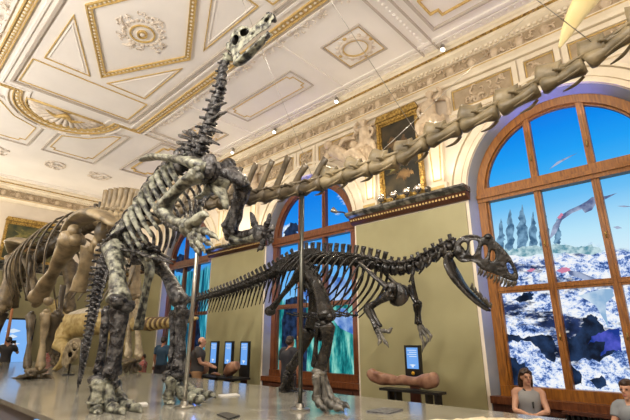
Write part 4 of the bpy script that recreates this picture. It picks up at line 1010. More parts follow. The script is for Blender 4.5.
for j in (((420, 326), (424, 333), (428, 340), (425, 347)), ((419, 327), (421, 336), (424, 344), (422, 353)), ((421, 326), (427, 331), (431, 336), (430, 342))):
    toe(al, [A_(*j[0], .26), A_(*j[1], .26), A_(*j[2], .26)], [.028, .024, .020], 'al_foot', (A_(*j[3], .26), .020), 'finger')
MB().tube([A_(412, 275, .05), A_(414, 288, .05), A_(417, 300, .1)], .02, 7, n=6).build('furcula', M['al_dark'], al)
# hips
for s, sx in ((-1, 0), (1, 6)):
    op = sm([(271+sx, 267), (282+sx, 258), (295+sx, 252), (307+sx, 248.5), (314+sx, 249.5), (315+sx, 255), (308+sx, 262), (300+sx, 267), (290+sx, 270), (279+sx, 271.5)], 3)
    plates(op, [], .05, lambda a, b, t: A_(a, b, s*.17+t)).rough(.006, 6).build('ilium', M['al_dark'], al, 'auto')
    MB().tube([A_(300+sx, 268, s*.16), A_(290, 286, s*.10), A_(281, 297, s*.05), A_(272, 309, s*.04)], [.06, .042, .036, .06], 8, .8, n=12).ball(A_(270, 311, s*.04), (.07, .10, .07)).rough(.008, 8).build('ischium', M['al_dark'], al)
    MB().tube([A_(308+sx, 268, s*.16), A_(318, 290, s*.08), A_(324, 308, s*.04), A_(326, 318, s*.03)], [.06, .04, .036, .04], 8, .8, n=12).tube([A_(319, 322, s*.03), A_(326, 320, s*.03), A_(332, 318, s*.03)], [.03, .05, .03], 8, n=6).rough(.008, 8).build('pubis', M['al_dark'], al)
# near leg on X=3.5, far leg behind on X=4.5
XN, XF = 3.52, 4.45
longbone(UX(305, 266, 3.78), UX(327, 320, XN), .12, .075, .115, (0, -.06, .02), .85, rough=.012).build('femur', M['al_dark'], al)
longbone(UX(327, 325, XN), UX(319, 368, XN), .105, .06, .085, (0, -.05, 0), .85).build('tibia', M['al_dark'], al)
longbone(UX(318, 325, XN-.05), UX(314, 366, XN-.05), .05, .028, .045).build('fibula', M['al_dark'], al)
MB().ball(UX(319, 371, XN), (.10, .075, .05)).ball(UX(320, 374, XN), (.09, .07, .045)).rough(.02, 9).build('ankle_bone', M['al_foot'], al)
longbone(UX(306, 268, 4.2), UX(312, 327, XF), .12, .075, .11, (0, -.08, .02), .85).build('femur', M['al_dark'], al)
longbone(UX(310, 330, XF), UX(290, 370, XF), .105, .06, .085, (0, -.04, 0), .85).build('tibia', M['al_dark'], al)
MB().ball(UX(289, 373, XF), (.10, .08, .06)).rough(.02, 9).build('ankle_bone', M['al_dark'], al)
def alfoot(X, toes, mm):
    for a, k, j1, j2, c, dx, s in toes:
        A, K, J1, J2, C = (UX(*q, X+dx) for q in (a, k, j1, j2, c))
        longbone(A, K, .055*s, .036*s, .052*s, (0, -.015, 0), .9, rough=.006).build('metatarsal', M[mm], al)
        toe(al, [K, J1, J2], [.055*s, .045*s, .038*s], mm, (C, .036*s))
alfoot(XN, [((316, 377), (316, 397), (319, 404), (323, 408), (327, 412), -.11, 1), ((320, 377), (324, 400), (331, 405), (337, 408), (344, 412), 0, 1.1), ((323, 377), (330, 397), (337, 402), (343, 405), (350, 409), .11, 1)], 'al_foot')
alfoot(XF, [((286, 376), (282, 389), (284, 393), (286, 394), (289, 396), -.11, 1), ((288, 376), (286, 390), (291, 393), (295, 394), (300, 396), 0, 1.05), ((291, 376), (291, 389), (296, 391), (301, 392), (306, 394), .11, 1)], 'al_dark')

# ================================================================== LONG-NECKED BROWN SKELETON
XD = 3.4
dp = thing('dinosaur_skeleton', 'huge brown long-necked skeleton behind the black ones, neck reaching over the hall', 'dinosaur skeleton', (XD, 10, ZP), 'mounted dinosaur skeletons')
D = lambda px, py, dx=0: UX(px, py, XD+dx)
dneck = [D(690, -6), D(640, 27), D(603, 53), D(566, 77), D(534, 91), D(501, 110), D(473, 123), D(446, 133), D(421, 147), D(396, 162), D(375, 168), D(350, 175), D(330, 182), D(312, 187), D(297, 191), D(279, 194), D(262, 197), D(245, 199), D(222, 203), D(195, 206), V((XD, 7.0, 3.75)), V((XD, 8.2, 3.88))]
def dnk(t, i):
    far = max(0, (t-.50)/.5)
    return dict(r=.064+.052*t, spine=.05 if t < .40 else (.22 if t < .46 else (.40 if t < .84 else .46)), lean=-.20 if t > .40 else .16, tp=.9+.4*t, width=.62 if t < .40 else .36, w=1.0 if t < .8 else 1.0, lk=.98, m='dp_brown' if t > .40 else 'dp_neck', thick=.55, rough=.012)
nv = column(dp, dneck, 25, 'dp_neck', dnk)
for i, (c, f) in enumerate(nv[:19]):
    for s in (-1, 1):
        shaft([c+V((s*.06, 0, -.05))+f*.13, c+V((s*.075, 0, -.075))+f*.06, c+V((s*.075, 0, -.08))-f*.03], [.018, .020, .008], .6).build('cervical_rib', M['dp_neck'], dp)
# dorsals with tall spines
zb = 4.30
dback = [V((XD, 8.2, zb-.42)), V((XD, 9.2, zb-.12)), V((XD, 10.4, zb+.05)), V((XD, 12, zb+.0)), V((XD, 13.4, zb-.10)), V((XD, 14.6, zb-.2))]
dv = column(dp, dback, 23, 'dp_tan', lambda t, i: dict(r=.20, spine=.46 if t < .30 else .22, lean=.0, tp=1.5, width=.84 if t < .30 else .5, lk=.95, m='dp_tan' if t < .30 else 'dp_dark', rough=.015, thick=.95))
dtail = [V((XD, 14.6, zb-.2)), V((XD, 15.4, zb-.5)), V((XD-.1, 16.2, zb-1.1)), V((XD-.2, 16.9, zb-1.9)), V((XD-.5, 17.3, zb-2.6))]
column(dp, dtail, 16, 'dp_dark', lambda t, i: dict(r=.18*(1-.5*t), spine=.32*(1-.6*t), lean=.08, tp=1.2, width=.6, chev=.25*(1-.5*t)))
# ribs
for i in range(5, 23, 2):
    c, f = dv[i]; t = (i-5)/17; ln = 2.05*(1-.38*t)
    for s in (-1, 1):
        w = .80+.12*math.sin(PI*t)
        q = [c+V((s*.18, 0, .12)), c+V((s*w*.75, .05, .02)), c+V((s*w*1.05, .14, -ln*.3)), c+V((s*w*1.0, .26, -ln*.65)), c+V((s*w*.72, .34, -ln))]
        shaft(q, [.04, .05, .048, .042, .025], .5, (s, 0, 0), rough=.012).build('rib', M['dp_brown' if i % 2 else 'dp_dark'], dp)
# shoulder blade and coracoid (near side), seen large and light
blade([UX(66, 232, 2.58), UX(78, 221, 2.55), UX(92, 214, 2.55), UX(106, 217, 2.58), UX(118, 226, 2.62)], [.12, .21, .24, .25, .14], 'dp_tan', dp, .4)
for k in range(4):
    shaft([UX(104+6*k, 211+1*k, 2.62+.05*k), UX(106+6*k, 219+k, 2.58+.05*k), UX(103+6*k, 230+k, 2.62+.05*k)], [.05, .075, .04], .7).build('shoulder_rib', M['dp_tan'], dp)
blade([UX(112, 238, 4.1), UX(122, 232, 4.15), UX(136, 234, 4.15)], [.15, .2, .15], 'dp_brown', dp, .4)
MB().ball(UX(103, 232, 2.75), (.12, .25, .22)).rough(.04, 4).build('coracoid', M['dp_brown'], dp)
# fore limbs
longbone(UX(75, 236, 2.45), UX(37, 300, 2.5), .24, .125, .20, (0, .03, 0), .8, rough=.03).build('humerus', M['dp_tan'], dp)
MB().ball(UX(48, 301, 2.5), (.09, .10, .08)).rough(.03, 5).build('elbow_bone', M['dp_tan'], dp)
longbone(UX(46, 312, 2.55), UX(40, 369, 2.58), .115, .05, .09, (0, 0, 0), .8, rough=.02).build('radius', M['dp_tan'], dp)
longbone(UX(31, 314, 2.5), UX(27, 369, 2.52), .10, .045, .08, (0, 0, 0), .8, rough=.02).build('ulna', M['dp_brown'], dp)
longbone(UX(58, 313, 2.75), UX(47, 350, 2.75), .13, .07, .08, (0, 0, 0), .8, rough=.02).build('radius', M['dp_dark'], dp)
MB().tube([UX(90, 247, 2.7), UX(87, 262, 2.7), UX(82, 278, 2.7), UX(78, 292, 2.7)], [.16, .13, .13, .16], 12, .6, (1, 0, 0), n=16).tube([UX(97, 240, 2.7), UX(92, 250, 2.7)], [.12, .13], 9, .6, n=5).ball(UX(99, 251, 2.7), (.09, .12, .1)).rough(.03, 5).build('sternal_plate', M['dp_tan'], dp)
def dfoot(X, ax, ay, toes, mm):
    for k, (kx, ky, cx, cy) in enumerate(toes):
        dx = (k-2)*.10
        Apt, K, C = UX(ax+(k-2)*2.2, ay, X+dx), UX(kx, ky, X+dx), UX(cx, cy, X+dx*1.3)
        longbone(Apt, K, .065, .042, .062, rough=.012).build('metacarpal', M[mm], dp)
        toe(dp, [K, K.lerp(C, .5)], [.06, .055], mm, (C, .05))
MB().ball(UX(36, 371, 2.56), (.20, .16, .06)).rough(.03, 8).build('carpal_bone', M['dp_brown'], dp)
dfoot(2.56, 35, 373, [(20, 378, 10, 382), (26, 380, 18, 385), (33, 381, 31, 387), (41, 380, 44, 386), (47, 377, 53, 381)], 'dp_brown')
longbone(UX(136, 240, 4.3), UX(134, 298, 4.38), .24, .13, .2, (0, 0, 0), .8, rough=.03).build('humerus', M['dp_tan'], dp)
longbone(UX(136, 302, 4.38), UX(139, 357, 4.40), .11, .055, .10, (0, 0, 0), .8, rough=.015).build('radius', M['ivory'], dp)
longbone(UX(130, 302, 4.38), UX(128, 358, 4.38), .10, .05, .09, (0, 0, 0), .8, rough=.015).build('ulna', M['ivory'], dp)
MB().ball(UX(131, 361, 4.4), (.22, .16, .06)).rough(.03, 8).build('carpal_bone', M['dp_brown'], dp)
dfoot(4.40, 131, 362, [(123, 368, 120, 371.5), (127, 369, 125, 373), (131, 370, 131, 374), (135, 369, 136, 373), (139, 367, 141, 371)], 'dp_brown')
# hind limbs and pelvis at the left edge
blade([V((2.85, 13.6, 4.2)), V((2.75, 14.3, 4.35)), V((2.8, 15.1, 4.15))], [.2, .36, .15], 'dp_tan', dp, .3, name='ilium')
blade([V((3.95, 13.6, 4.2)), V((4.05, 14.3, 4.35)), V((4.0, 15.1, 4.15))], [.2, .36, .15], 'dp_tan', dp, .3, name='ilium')
for X in (2.62, 4.25):
    longbone(V((X+.1*(1 if X < 3 else -1), 14.4, 3.95)), V((X, 14.1, 2.45)), .25, .14, .23, (0, -.05, 0), .8, rough=.03).build('femur', M['dp_tan'], dp)
    longbone(V((X, 14.1, 2.38)), V((X, 14.35, 1.22)), .2, .11, .16, rough=.02).build('tibia', M['dp_dark'], dp)
    longbone(V((X-.14, 14.2, 2.3)), V((X-.12, 14.42, 1.22)), .1, .06, .1, rough=.02).build('fibula', M['dp_brown'], dp)
    for k in range(4):
        K = V((X-.18+.12*k, 14.05, ZP+.08)); longbone(V((X-.12+.08*k, 14.32, 1.2)), K, .08, .05, .075).build('metatarsal', M['dp_brown'], dp)
        toe(dp, [K, K+V((0, -.12, -.01))], [.07, .065], 'dp_brown', (K+V((-.02, -.28, -.065)), .055))
shaft([V((2.9, 14.0, 3.9)), V((3.0, 13.2, 3.2)), V((3.1, 12.7, 2.7))], [.14, .1, .15], .6).build('pubis', M['dp_brown'], dp); shaft([V((2.95, 14.5, 3.9)), V((3.1, 15.2, 3.2)), V((3.2, 15.6, 2.6))], [.14, .09, .13], .6).build('ischium', M['dp_brown'], dp)
# dark rods below the shoulder (chest bones)
for a, b, X, m in (((63, 285), (60, 322), 3.2, 'dp_dark'), ((28, 300), (31, 262), 2.9, 'dp_dark')):
    shaft([UX(*a, X), UX((a[0]+b[0])/2-1, (a[1]+b[1])/2, X), UX(*b, X)], [.07, .06, .05], .6).build('gastral_bone', M[m], dp)

# ------------------------------------------------------------------ wires to the neck
def wire(a, b, label, r=.0035):
    o = MB().tube([V(a), V(b)], r, 6).build('suspension_wire', M['steel'], None)
    return tag(o, label, 'wire', 'wires holding the long neck')
neck = lambda px, py: UX(px, py, XD)
def anchor(p, q):
    """carry the line q -> p on up to the ceiling"""
    d = p-q; return q+d*((ZC-q.z)/d.z)
q = neck(602, 50); wire(q, anchor(UX(537, 0, 3.15), q), 'thin pale wire running down to the neck joint above the big right window')
q = neck(421, 140); wire(q, anchor(UX(364, 52, 3.0), q), 'thin wire down to the neck beside the upper right corner of the painting')
q = neck(372, 160); p = UX(413, 122, 3.9); wire(q, anchor(p, q), 'thin wire slanting across the dark gilt framed painting', .003)
q = neck(312, 176); wire(q, anchor(UX(266, 60, 3.0), q), 'thin wire down to the neck above the middle window', .003)
# pale yellow blade hanging in from above
root = thing('hanging_model', 'pale yellow pointed blade hanging down at the upper right edge', 'hanging model', UX(559, 48, 4.3))
pts = [UX(559, 48, 4.3), UX(565, 36, 4.3), UX(573, 20, 4.3), UX(584, 2, 4.3), UX(600, -20, 4.3), UX(625, -50, 4.3)]
MB().tube(pts, [.012, .05, .085, .115, .14, .16], 10, .4, (math.cos(HEAD), -math.sin(HEAD), 0), n=20).build('blade', M['yellow'], root)
p = pts[-1]; MB().tube([p, V((p.x, p.y, ZC))], .008, 6).build('hanging_rod', M['steel'], root)

# ================================================================== PALE MODEL DINOSAUR behind
md = thing('dinosaur_model', 'yellow scaly life model of a dinosaur, half hidden behind the brown skeleton, tail banded', 'dinosaur model', (4.0, 11.8, ZP))
G = lambda px, py, X: UX(px, py, X)
bd_ = MB().tube([V((4.62, 9.6, 2.0)), V((4.45, 10.3, 2.02)), V((4.2, 11.0, 2.05)), V((4.0, 11.6, 2.05)), V((3.85, 12.3, 2.02)), V((3.8, 12.9, 2.1)), V((3.8, 13.4, 2.35))], [.14, .19, .27, .32, .31, .23, .15], 16, .85, n=30)
bd_.tube([V((3.8, 13.3, 2.3)), V((3.75, 13.7, 2.6)), V((3.7, 14.2, 2.65))], [.15, .15, .06], 10, .8, n=10)
legk, legf = G(43, 350, 3.55), G(50, 374, 3.5)
bd_.tube([V((3.85, 12.1, 1.95)), G(58, 340, 3.6), G(66, 350, 3.55), G(62, 362, 3.5), G(52, 374, 3.5)], [.24, .21, .13, .09, .07], 12, .85, n=18)
f_ = onp = G(52, 375, 3.5); 
for k in (-1, 0, 1): bd_.tube([f_, f_+V((-.12+.02*k, -.12*k+.12, -.03)), f_+V((-.28, -.2*k+.2, -.06))], [.08, .06, .02], 8, n=6)
bd_.tube([V((4.3, 10.9, 1.9)), V((4.5, 10.55, 1.5)), V((4.45, 10.85, 1.25)), V((4.45, 10.7, 1.0))], [.2, .15, .09, .07], 12, n=14)
for v in bd_.v: v.z = max(v.z, ZP+.005)
bd_.build('body', M['hide'], md, remesh=.035)
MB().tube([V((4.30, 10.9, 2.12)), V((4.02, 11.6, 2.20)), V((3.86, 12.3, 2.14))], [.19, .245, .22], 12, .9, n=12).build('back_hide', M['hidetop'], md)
tl = MB().tube([V((4.62, 9.7, 2.0)), V((4.66, 9.0, 2.0)), V((4.68, 8.3, 2.03)), V((4.70, 7.7, 2.07))], [.155, .12, .085, .03], 12, n=16); tl.build('tail', M['hide'], md)
for k in range(9):
    t = k/9; q = V((4.63+.06*t, 9.5-1.7*t, 2.0+.05*t)); r = .150-.105*t
    MB().tube([q+V((0, .04, 0)), q-V((0, .04, 0))], [r+.012, r+.006], 12).build('tail_band', M['stripe'], md)
# small pale skull on a stand in front of it
sr = G(72, 352, 3.3); rt = thing('fossil_skull', 'small ivory fossil skull with dark eye openings beside the black tail', 'skull', V((sr.x, sr.y, ZP)))
so = sm([(62, 366), (64, 360), (67, 354), (69, 348), (72, 343), (76, 342), (79, 346), (78, 352), (74, 356), (71, 361), (67, 366)], 2)
sh_ = [sm([(72, 345), (76.5, 344.5), (77, 350), (73, 351)], 2), sm([(68, 353), (71.5, 351), (72.5, 355.5), (69, 358)], 2)]
MB().ball(G(74, 348, 3.3), (.06, .05, .07)).ball(G(70, 354, 3.3), (.04, .05, .06)).build('skull_cavity', M['black'], rt)  # black balls stand in for the shade inside this skull
q = MB()
for s in (-1, 1):
    p = plates(so, sh_, .05, lambda a, b, t: G(a, b, 3.3+s*(.03+.09*max(0, (368-b)/26))+t)); q.add(p.v, p.f)
q.tube([G(76, 343, 3.3), G(71, 347, 3.3), G(66, 357, 3.3), G(63, 364, 3.3)], [.12, .12, .08, .04], 8, n=8)
q.build('skull', M['ivory'], rt, remesh=.022)
MB().tube([G(66, 368, 3.25), G(70, 362, 3.3), G(76, 356, 3.3)], [.03, .05, .05], 8, n=7).build('lower_jaw', M['ivory'], rt)
MB().tube([V((sr.x, sr.y, ZP)), V((sr.x, sr.y, sr.z))], .02, 8).tube([V((sr.x, sr.y, ZP)), V((sr.x, sr.y, ZP+.02))], .12, 14).build('stand', M['black'], rt)

# ================================================================== THINGS ON AND BEHIND THE PLATFORM
def plaque(poly, m, label, lines=0):
    P = [UZ(*q, ZP+.001) for q in poly]
    r = MB().prism(P, (0, 0, .012)).build('floor_plaque_or_reflection', M[m], None, False); OFF[r.name] = V((0, 0, 0))
    tag(r, label, 'plaque')
    return r
plaque([(366, 412), (383, 408.5), (403, 410), (389, 414.5)], 'paper', 'dark printed plaque lying on the platform in front of the display bone')
plaque([(217, 415), (226, 413), (240, 416.5), (229, 420)], 'black', 'black plaque lying flat at the bottom edge between the two poles')
plaque([(124, 405.5), (146, 403), (148, 405), (126, 407.5)], 'plaque_or_reflection', 'pale plaque lying by the toes of the upright skeleton')
plaque([(218, 395.5), (236, 394), (240, 395.8), (221, 397.3)], 'plaque_or_reflection', 'pale painted reflection on the platform in front of the three consoles')  # a white reflection on the platform, painted as a thin pale sheet

def console(X, Y, top, label, w=.30, foot=True, h=.64, scr=None):
    r = thing('info_console', label, 'console', (X, Y, 0), 'touch-and-see consoles')
    MB().box((X, Y-w/2, top-h), (X+.06, Y+w/2, top)).build('housing', M['black'], r, False)
    s = MB().box((X-.004, Y-w*.36, top-h*.66), (X+.004, Y+w*.36, top-.04)).build('screen', M['screen'], r, False)
    for k in range(4): MB().box((X-.007, Y-w*.28, top-.09-k*.035), (X-.004, Y+w*(.30-.12*(k % 2)), top-.08-k*.035)).build('screen_text', M['screenw'], s, False)
    MB().prism([(X-.007, Y+.07, top-h*.55), (X-.007, Y+.02, top-h*.58), (X-.007, Y+.02, top-h*.62), (X-.007, Y-.02, top-h*.62), (X-.007, Y-.02, top-h*.58), (X-.007, Y-.07, top-h*.55), (X-.007, Y, top-h*.535)], (.003, 0, 0)).build('screen_picture', M['screenw'], s, False)
    MB().box((X+.01, Y-w*.30, 0), (X+.05, Y+w*.30, top-h)).build('post', M['wooddark'], r, False)
    return r
cy4 = UX(412.5, 360, 6.95).y
c4 = console(6.95, cy4, 1.56, 'single info console behind the reddish display bone', .32, h=.60)
p = V((6.945, cy4, 1.09)); MB().tube([p, p+V((-.006, 0, 0))], .035, 6).build('yellow_emblem', M['sticker'], c4)
for k, (Y, lb) in enumerate(((10.42, 'leftmost of the three info consoles against the olive pier'), (9.74, 'middle one of the three info consoles, with a yellow emblem'), (9.05, 'rightmost of the three info consoles against the olive pier'))):
    c = console(6.95, Y, 1.62, lb, .36, h=.86)
    if k == 1: p = V((6.945, Y+.02, 1.62-.66)); MB().tube([p, p+V((-.006, 0, 0))], .05, 6).build('yellow_emblem', M['sticker'], c)
    MB().box((6.55, Y-.06, 0), (6.65, Y+.06, .74)).build('rack_leg', M['black'], c, False); MB().box((6.40, Y-.30, .72), (6.95, Y+.30, .77)).build('shelf', M['black'], c, False)
# big bone on a black rack
r = thing('bone_rack', 'black metal rack under the reddish display bone', 'rack', (6.6, 4.1, 0))
MB().box((6.48, 3.48, .82), (6.74, 4.60, .86)).build('top_bar', M['black'], r, False)
for y in (3.56, 3.72, 4.30, 4.44): MB().box((6.52, y-.02, 0), (6.70, y+.02, .82)).build('leg', M['black'], r, False)
bp = [UX(371, 376, 6.6), UX(380, 378, 6.6), UX(392, 380, 6.6), UX(404, 381, 6.6), UX(416, 381.5, 6.6), UX(428, 381, 6.6), UX(434, 380.5, 6.6)]
b = MB().tube(bp, [.09, .115, .085, .075, .085, .125, .10], 14, 1.0, n=26).ball(UX(372, 374, 6.62), (.11, .11, .09)).ball(UX(378, 374.5, 6.55), (.08, .1, .06)).ball(UX(402, 377.5, 6.58), (.05, .1, .05)).ball(UX(433, 380, 6.6), (.12, .11, .13)).rough(.022, 6)
for v in b.v: v.z = max(v.z, .862)
o = b.build('display_bone', M['cast'], None, remesh=.02); tag(o, 'long reddish thigh bone lying on a black rack before the info console', 'bone'); OFF[o.name] = V((0, 0, 0))
# three touch pieces in front of the three consoles
def lump(pts, rads, label, m='cast'):
    b = MB().tube(pts, rads, 12, .9, n=14).rough(.03, 5)
    lo = min(v.z for v in b.v)
    for v in b.v: v.z = max(v.z-lo+.775, .775) if True else v.z
    o = b.build('display_bone', M[m], None, remesh=.022); tag(o, label, 'bone'); return o
lump([V((6.62, 10.72, .9)), V((6.60, 10.45, .93)), V((6.6, 10.2, .9))], [.09, .17, .12], 'knobbly bone cast on the shelf of the leftmost of the three consoles')
lump([V((6.62, 9.95, .8)), V((6.6, 9.7, .82)), V((6.6, 9.5, .8))], [.03, .05, .03], 'small flat bone cast on the shelf of the middle console')
lump([V((6.6, 9.30, .82)), V((6.6, 9.08, .95)), V((6.62, 8.84, 1.03))], [.09, .15, .12], 'big leaning bone cast on the shelf of the rightmost of the three consoles')
# slab of rock in the foreground and blue rimmed table
st = MB(); n = 34; mm_ = 10; P0, P1, P2 = UZ(358, 420, 1.02), UZ(498, 413.5, 1.02), UZ(585, 419, 1.02)
vs, fs = [], []
for i in range(n+1):
    t = i/n; b0 = P0.lerp(P1, t/.6) if t < .6 else P1.lerp(P2, (t-.6)/.4)
    d = V((-b0.x, -b0.y, 0)).normalized()
    for j in range(mm_+1):
        u = j/mm_; p = b0+d*u*.9
        vs.append(V((p.x, p.y, ZP+.02+.05*min(1, u*6)+.022*noise.noise(p*9)+.012*noise.noise(p*25))) if j else V((b0.x, b0.y, ZP+.002)))
for i in range(n):
    for j in range(mm_): fs.append([i*(mm_+1)+j, i*(mm_+1)+j+1, (i+1)*(mm_+1)+j+1, (i+1)*(mm_+1)+j])
o = MB().add(vs, fs).build('rock_slab', M['stone'], None); tag(o, 'rough cream rock slab along the bottom edge', 'rock')
d = o.modifiers.new('t', 'SOLIDIFY'); d.thickness = .03
r = thing('display_table', 'low table with a pale blue rim below the seated woman', 'table', (5.6, 1.5, 0))
t0, t1 = UZ(497, 411, .80), UZ(572, 416, .80)
MB().box((5.1, .2, .74), (5.55, t0.y+.35, .80)).build('table_top', M['bluerim'], r, False)
MB().box((5.15, .25, 0), (5.50, t0.y+.30, .74)).build('table_base', M['platside'], r, False)
# neon lit stand and blue panel
a = UX(309, 385, 5.9)
r = thing('lit_stand', 'low round stand with a purple light strip behind the striding skeleton feet', 'stand', (a.x, a.y, 0))
MB().tube([(a.x, a.y, 0), (a.x, a.y, .62)], [.34, .38], 24).build('body', M['platside'], r, 'auto')
MB().tube([(a.x, a.y, .62), (a.x, a.y, .66)], [.42, .42], 24).build('light_strip', M['neon'], r, 'auto'); MB().tube([(a.x, a.y, .66), (a.x, a.y, .72)], [.44, .44], 24).build('table_top', M['bluerim'], r, 'auto')
r = thing('video_screen', 'bright blue lit panel low at the far end on the left', 'display', (3.95, YF-.1, 0))
MB().box((3.55, YF-.12, .5), (4.62, YF-.05, 2.36)).build('panel', M['sheetblue'], r, False); MB().box((3.50, YF-.10, 0), (4.67, YF-.04, 2.42)).build('frame', M['black'], r, False)
for i, (z, w_) in enumerate(((1.95, .5), (1.75, .35), (1.5, .6))): MB().prism([(4.0-w_/2, YF-.124, z), (4.0, YF-.124, z+.10), (4.0+w_/2, YF-.124, z+.02), (4.0, YF-.124, z-.06)], (0, .003, 0)).build('panel_picture', M['screenw'], r, False)
q0, q1 = UY(8, 334, 18.5), UY(14, 298, 18.5)
o = MB().tube([V((q0.x, q0.y, 0.0)), q0, q1], [.05, .05, .04], 8).build('wooden_post', M['sailbrown'], None); tag(o, 'orange wooden post leaning at the far left', 'post')

# ================================================================== PEOPLE
def person(loc, face, J, label, top, bottom, hairm, skin='skin', name='person', look=None, bald=False, sleeve=True, scale=1.0, hair='short', vox=.016, fing=True):
    """J: joints in the body frame (x right, y forward, z up) in metres"""
    r = thing(name, label, 'person', loc); c, s = math.cos(face), math.sin(face)
    def W(p): p = V(p)*scale; return V(loc)+V((p.x*c-p.y*s, p.x*s+p.y*c, p.z))
    g = {k: W(v) for k, v in J.items()}; k_ = scale
    rt = V((c, s, 0)); fw = V((-s, c, 0))
    lk = look if look is not None else 0
    hf = V((-math.sin(face+lk), math.cos(face+lk), -.05)).normalized(); hr = V((hf.y, -hf.x, 0)).normalized(); hu = hr.cross(hf)
    rot = Matrix((hr, hf, hu)).transposed()
    H = g['head']; hp = lambda x, y, z: H+hr*x*k_+hf*y*k_+hu*z*k_
    b = MB()
    sh = (g['sl']+g['sr'])/2
    b.tube([g['pel']-V((0, 0, .08))*k_, g['pel'], g['pel'].lerp(sh, .35), g['pel'].lerp(sh, .75), sh-V((0, 0, .02))*k_, sh+V((0, 0, .05))*k_], [.13*k_, .155*k_, .135*k_, .165*k_, .14*k_, .06*k_], 14, 1, rt, n=18)
    b.tube([sh+V((0, 0, .0)), H-hu*.10*k_-hf*.01*k_, H-hu*.04*k_], [.065*k_, .055*k_, .055*k_], 10, n=6)
    for q in 'lr':
        b.tube([sh.lerp(g['s'+q], .3), g['s'+q], g['s'+q].lerp(g['e'+q], .4), g['e'+q], g['e'+q].lerp(g['w'+q], .35), g['w'+q]], [.07*k_, .062*k_, .05*k_, .041*k_, .042*k_, .028*k_], 10, n=18)
        b.tube([g['h'+q], g['h'+q].lerp(g['k'+q], .4), g['k'+q], g['k'+q].lerp(g['a'+q], .35), g['a'+q]], [.10*k_, .088*k_, .062*k_, .058*k_, .038*k_], 10, n=16)
        d = (g['w'+q]-g['e'+q]).normalized(); sd = d.cross(V((0, 0, 1))); sd = sd.normalized() if sd.length > .1 else rt; nd = sd.cross(d)
        w = g['w'+q]; b.tube([w, w+d*.045*k_, w+d*.09*k_], [.026*k_, .038*k_, .034*k_], 8, .55, nd, n=6)
        if fing:
            for i, ln in enumerate((.062, .072, .066, .052)):
                o = w+d*.085*k_+sd*(-.027+.018*i)*k_
                b.tube([o, o+d*ln*.5*k_-nd*.006*k_, o+d*ln*.85*k_-nd*.03*k_], [.0095*k_, .009*k_, .007*k_], 6, n=6)
            o = w+d*.03*k_-sd*.03*k_; b.tube([o, o+d*.03*k_-sd*.022*k_, o+d*.06*k_-sd*.026*k_-nd*.012*k_], [.012*k_, .0105*k_, .008*k_], 6, n=6)
    # head: cranium, jaw, nose, ears
    b.ball(hp(0, -.012, .03), (.074*k_, .092*k_, .09*k_), 14, 10, rot); b.ball(hp(0, .018, -.045), (.056*k_, .068*k_, .07*k_), 12, 9, rot)
    b.tube([hp(0, .083, .025), hp(0, .104, -.012), hp(0, .082, -.02)], [.010*k_, .016*k_, .010*k_], 7, n=6)
    b.ball(hp(0, .070, -.098), (.024*k_, .02*k_, .018*k_)); b.ball(hp(0, .080, .038), (.05*k_, .012*k_, .012*k_), 8, 6, rot)
    for q in (-1, 1): b.ball(hp(.076*q, -.008, .0), (.013*k_, .024*k_, .034*k_), 8, 6, rot)
    bo = b.build('body', M[skin], r, remesh=vox*k_)
    for q in (-1, 1): MB().ball(hp(.031*q, .074, .015), (.013*k_, .012*k_, .008*k_), 8, 6, rot).build('eye', M['eye'], r)
    MB().ball(hp(0, .086, -.055), (.024*k_, .010*k_, .008*k_), 8, 6, rot).build('mouth', M['lip'], r)
    # hair
    hm = MB()
    if hair == 'short':
        for x, y, z, a in ((0, -.03, .055, .088), (.035, -.02, .06, .06), (-.035, -.02, .06, .06), (0, .03, .085, .055), (0, -.06, .01, .07), (.055, -.03, .02, .04), (-.055, -.03, .02, .04)): hm.ball(hp(x, y, z), a*k_, 10, 8)
    elif hair == 'stubble':
        for x in (-1, 1): hm.ball(hp(.05*x, -.035, -.01), (.032*k_, .05*k_, .04*k_), 10, 8, rot)
        hm.ball(hp(0, -.075, -.02), (.05*k_, .032*k_, .045*k_), 10, 8, rot)
    else:
        for x, y, z, a in ((0, -.03, .055, .09), (.04, -.015, .06, .058), (-.04, -.015, .06, .058), (0, .028, .088, .05), (.05, .03, .065, .035), (-.05, .03, .065, .035), (0, -.065, .0, .075)): hm.ball(hp(x, y, z), a*k_, 10, 8)
        for x in (-.07, -.04, 0, .04, .07): hm.tube([hp(x, -.03, .05), hp(x*1.12, -.06, -.03), hp(x*1.1, -.075, -.13), hp(x*.9, -.07, -.22)], [.03*k_, .036*k_, .034*k_, .012*k_], 8, n=12)
    hm.build('hair', M[hairm], r, remesh=.012*k_)
    # clothes: follow the limbs a little outside the skin
    t = MB(); e = .014*k_
    t.tube([g['pel']-V((0, 0, .06))*k_, g['pel'], g['pel'].lerp(sh, .35), g['pel'].lerp(sh, .75), sh-V((0, 0, .02))*k_, sh+V((0, 0, .035))*k_], [.165*k_, .168*k_, .152*k_, .18*k_, .155*k_, .075*k_], 16, 1, rt, n=18)
    for q in 'lr':
        m = g['s'+q].lerp(g['e'+q], .62 if sleeve else .03)
        t.tube([sh.lerp(g['s'+q], .2), g['s'+q], m], [.085*k_, .078*k_, .070*k_] if sleeve else [.075*k_, .055*k_, .03*k_], 12, n=8)
    t.build('shirt', M[top], r, remesh=.018*k_)
    pn_ = MB().ball(g['pel']-V((0, 0, .05))*k_, (.165*k_, .15*k_, .13*k_), 12, 9)
    for q in 'lr': pn_.tube([g['h'+q], g['h'+q].lerp(g['k'+q], .4), g['k'+q], g['k'+q].lerp(g['a'+q], .4), g['a'+q]], [.115*k_, .102*k_, .078*k_, .075*k_, .062*k_], 12, n=16)
    pn_.build('trousers', M[bottom], r, remesh=.02*k_)
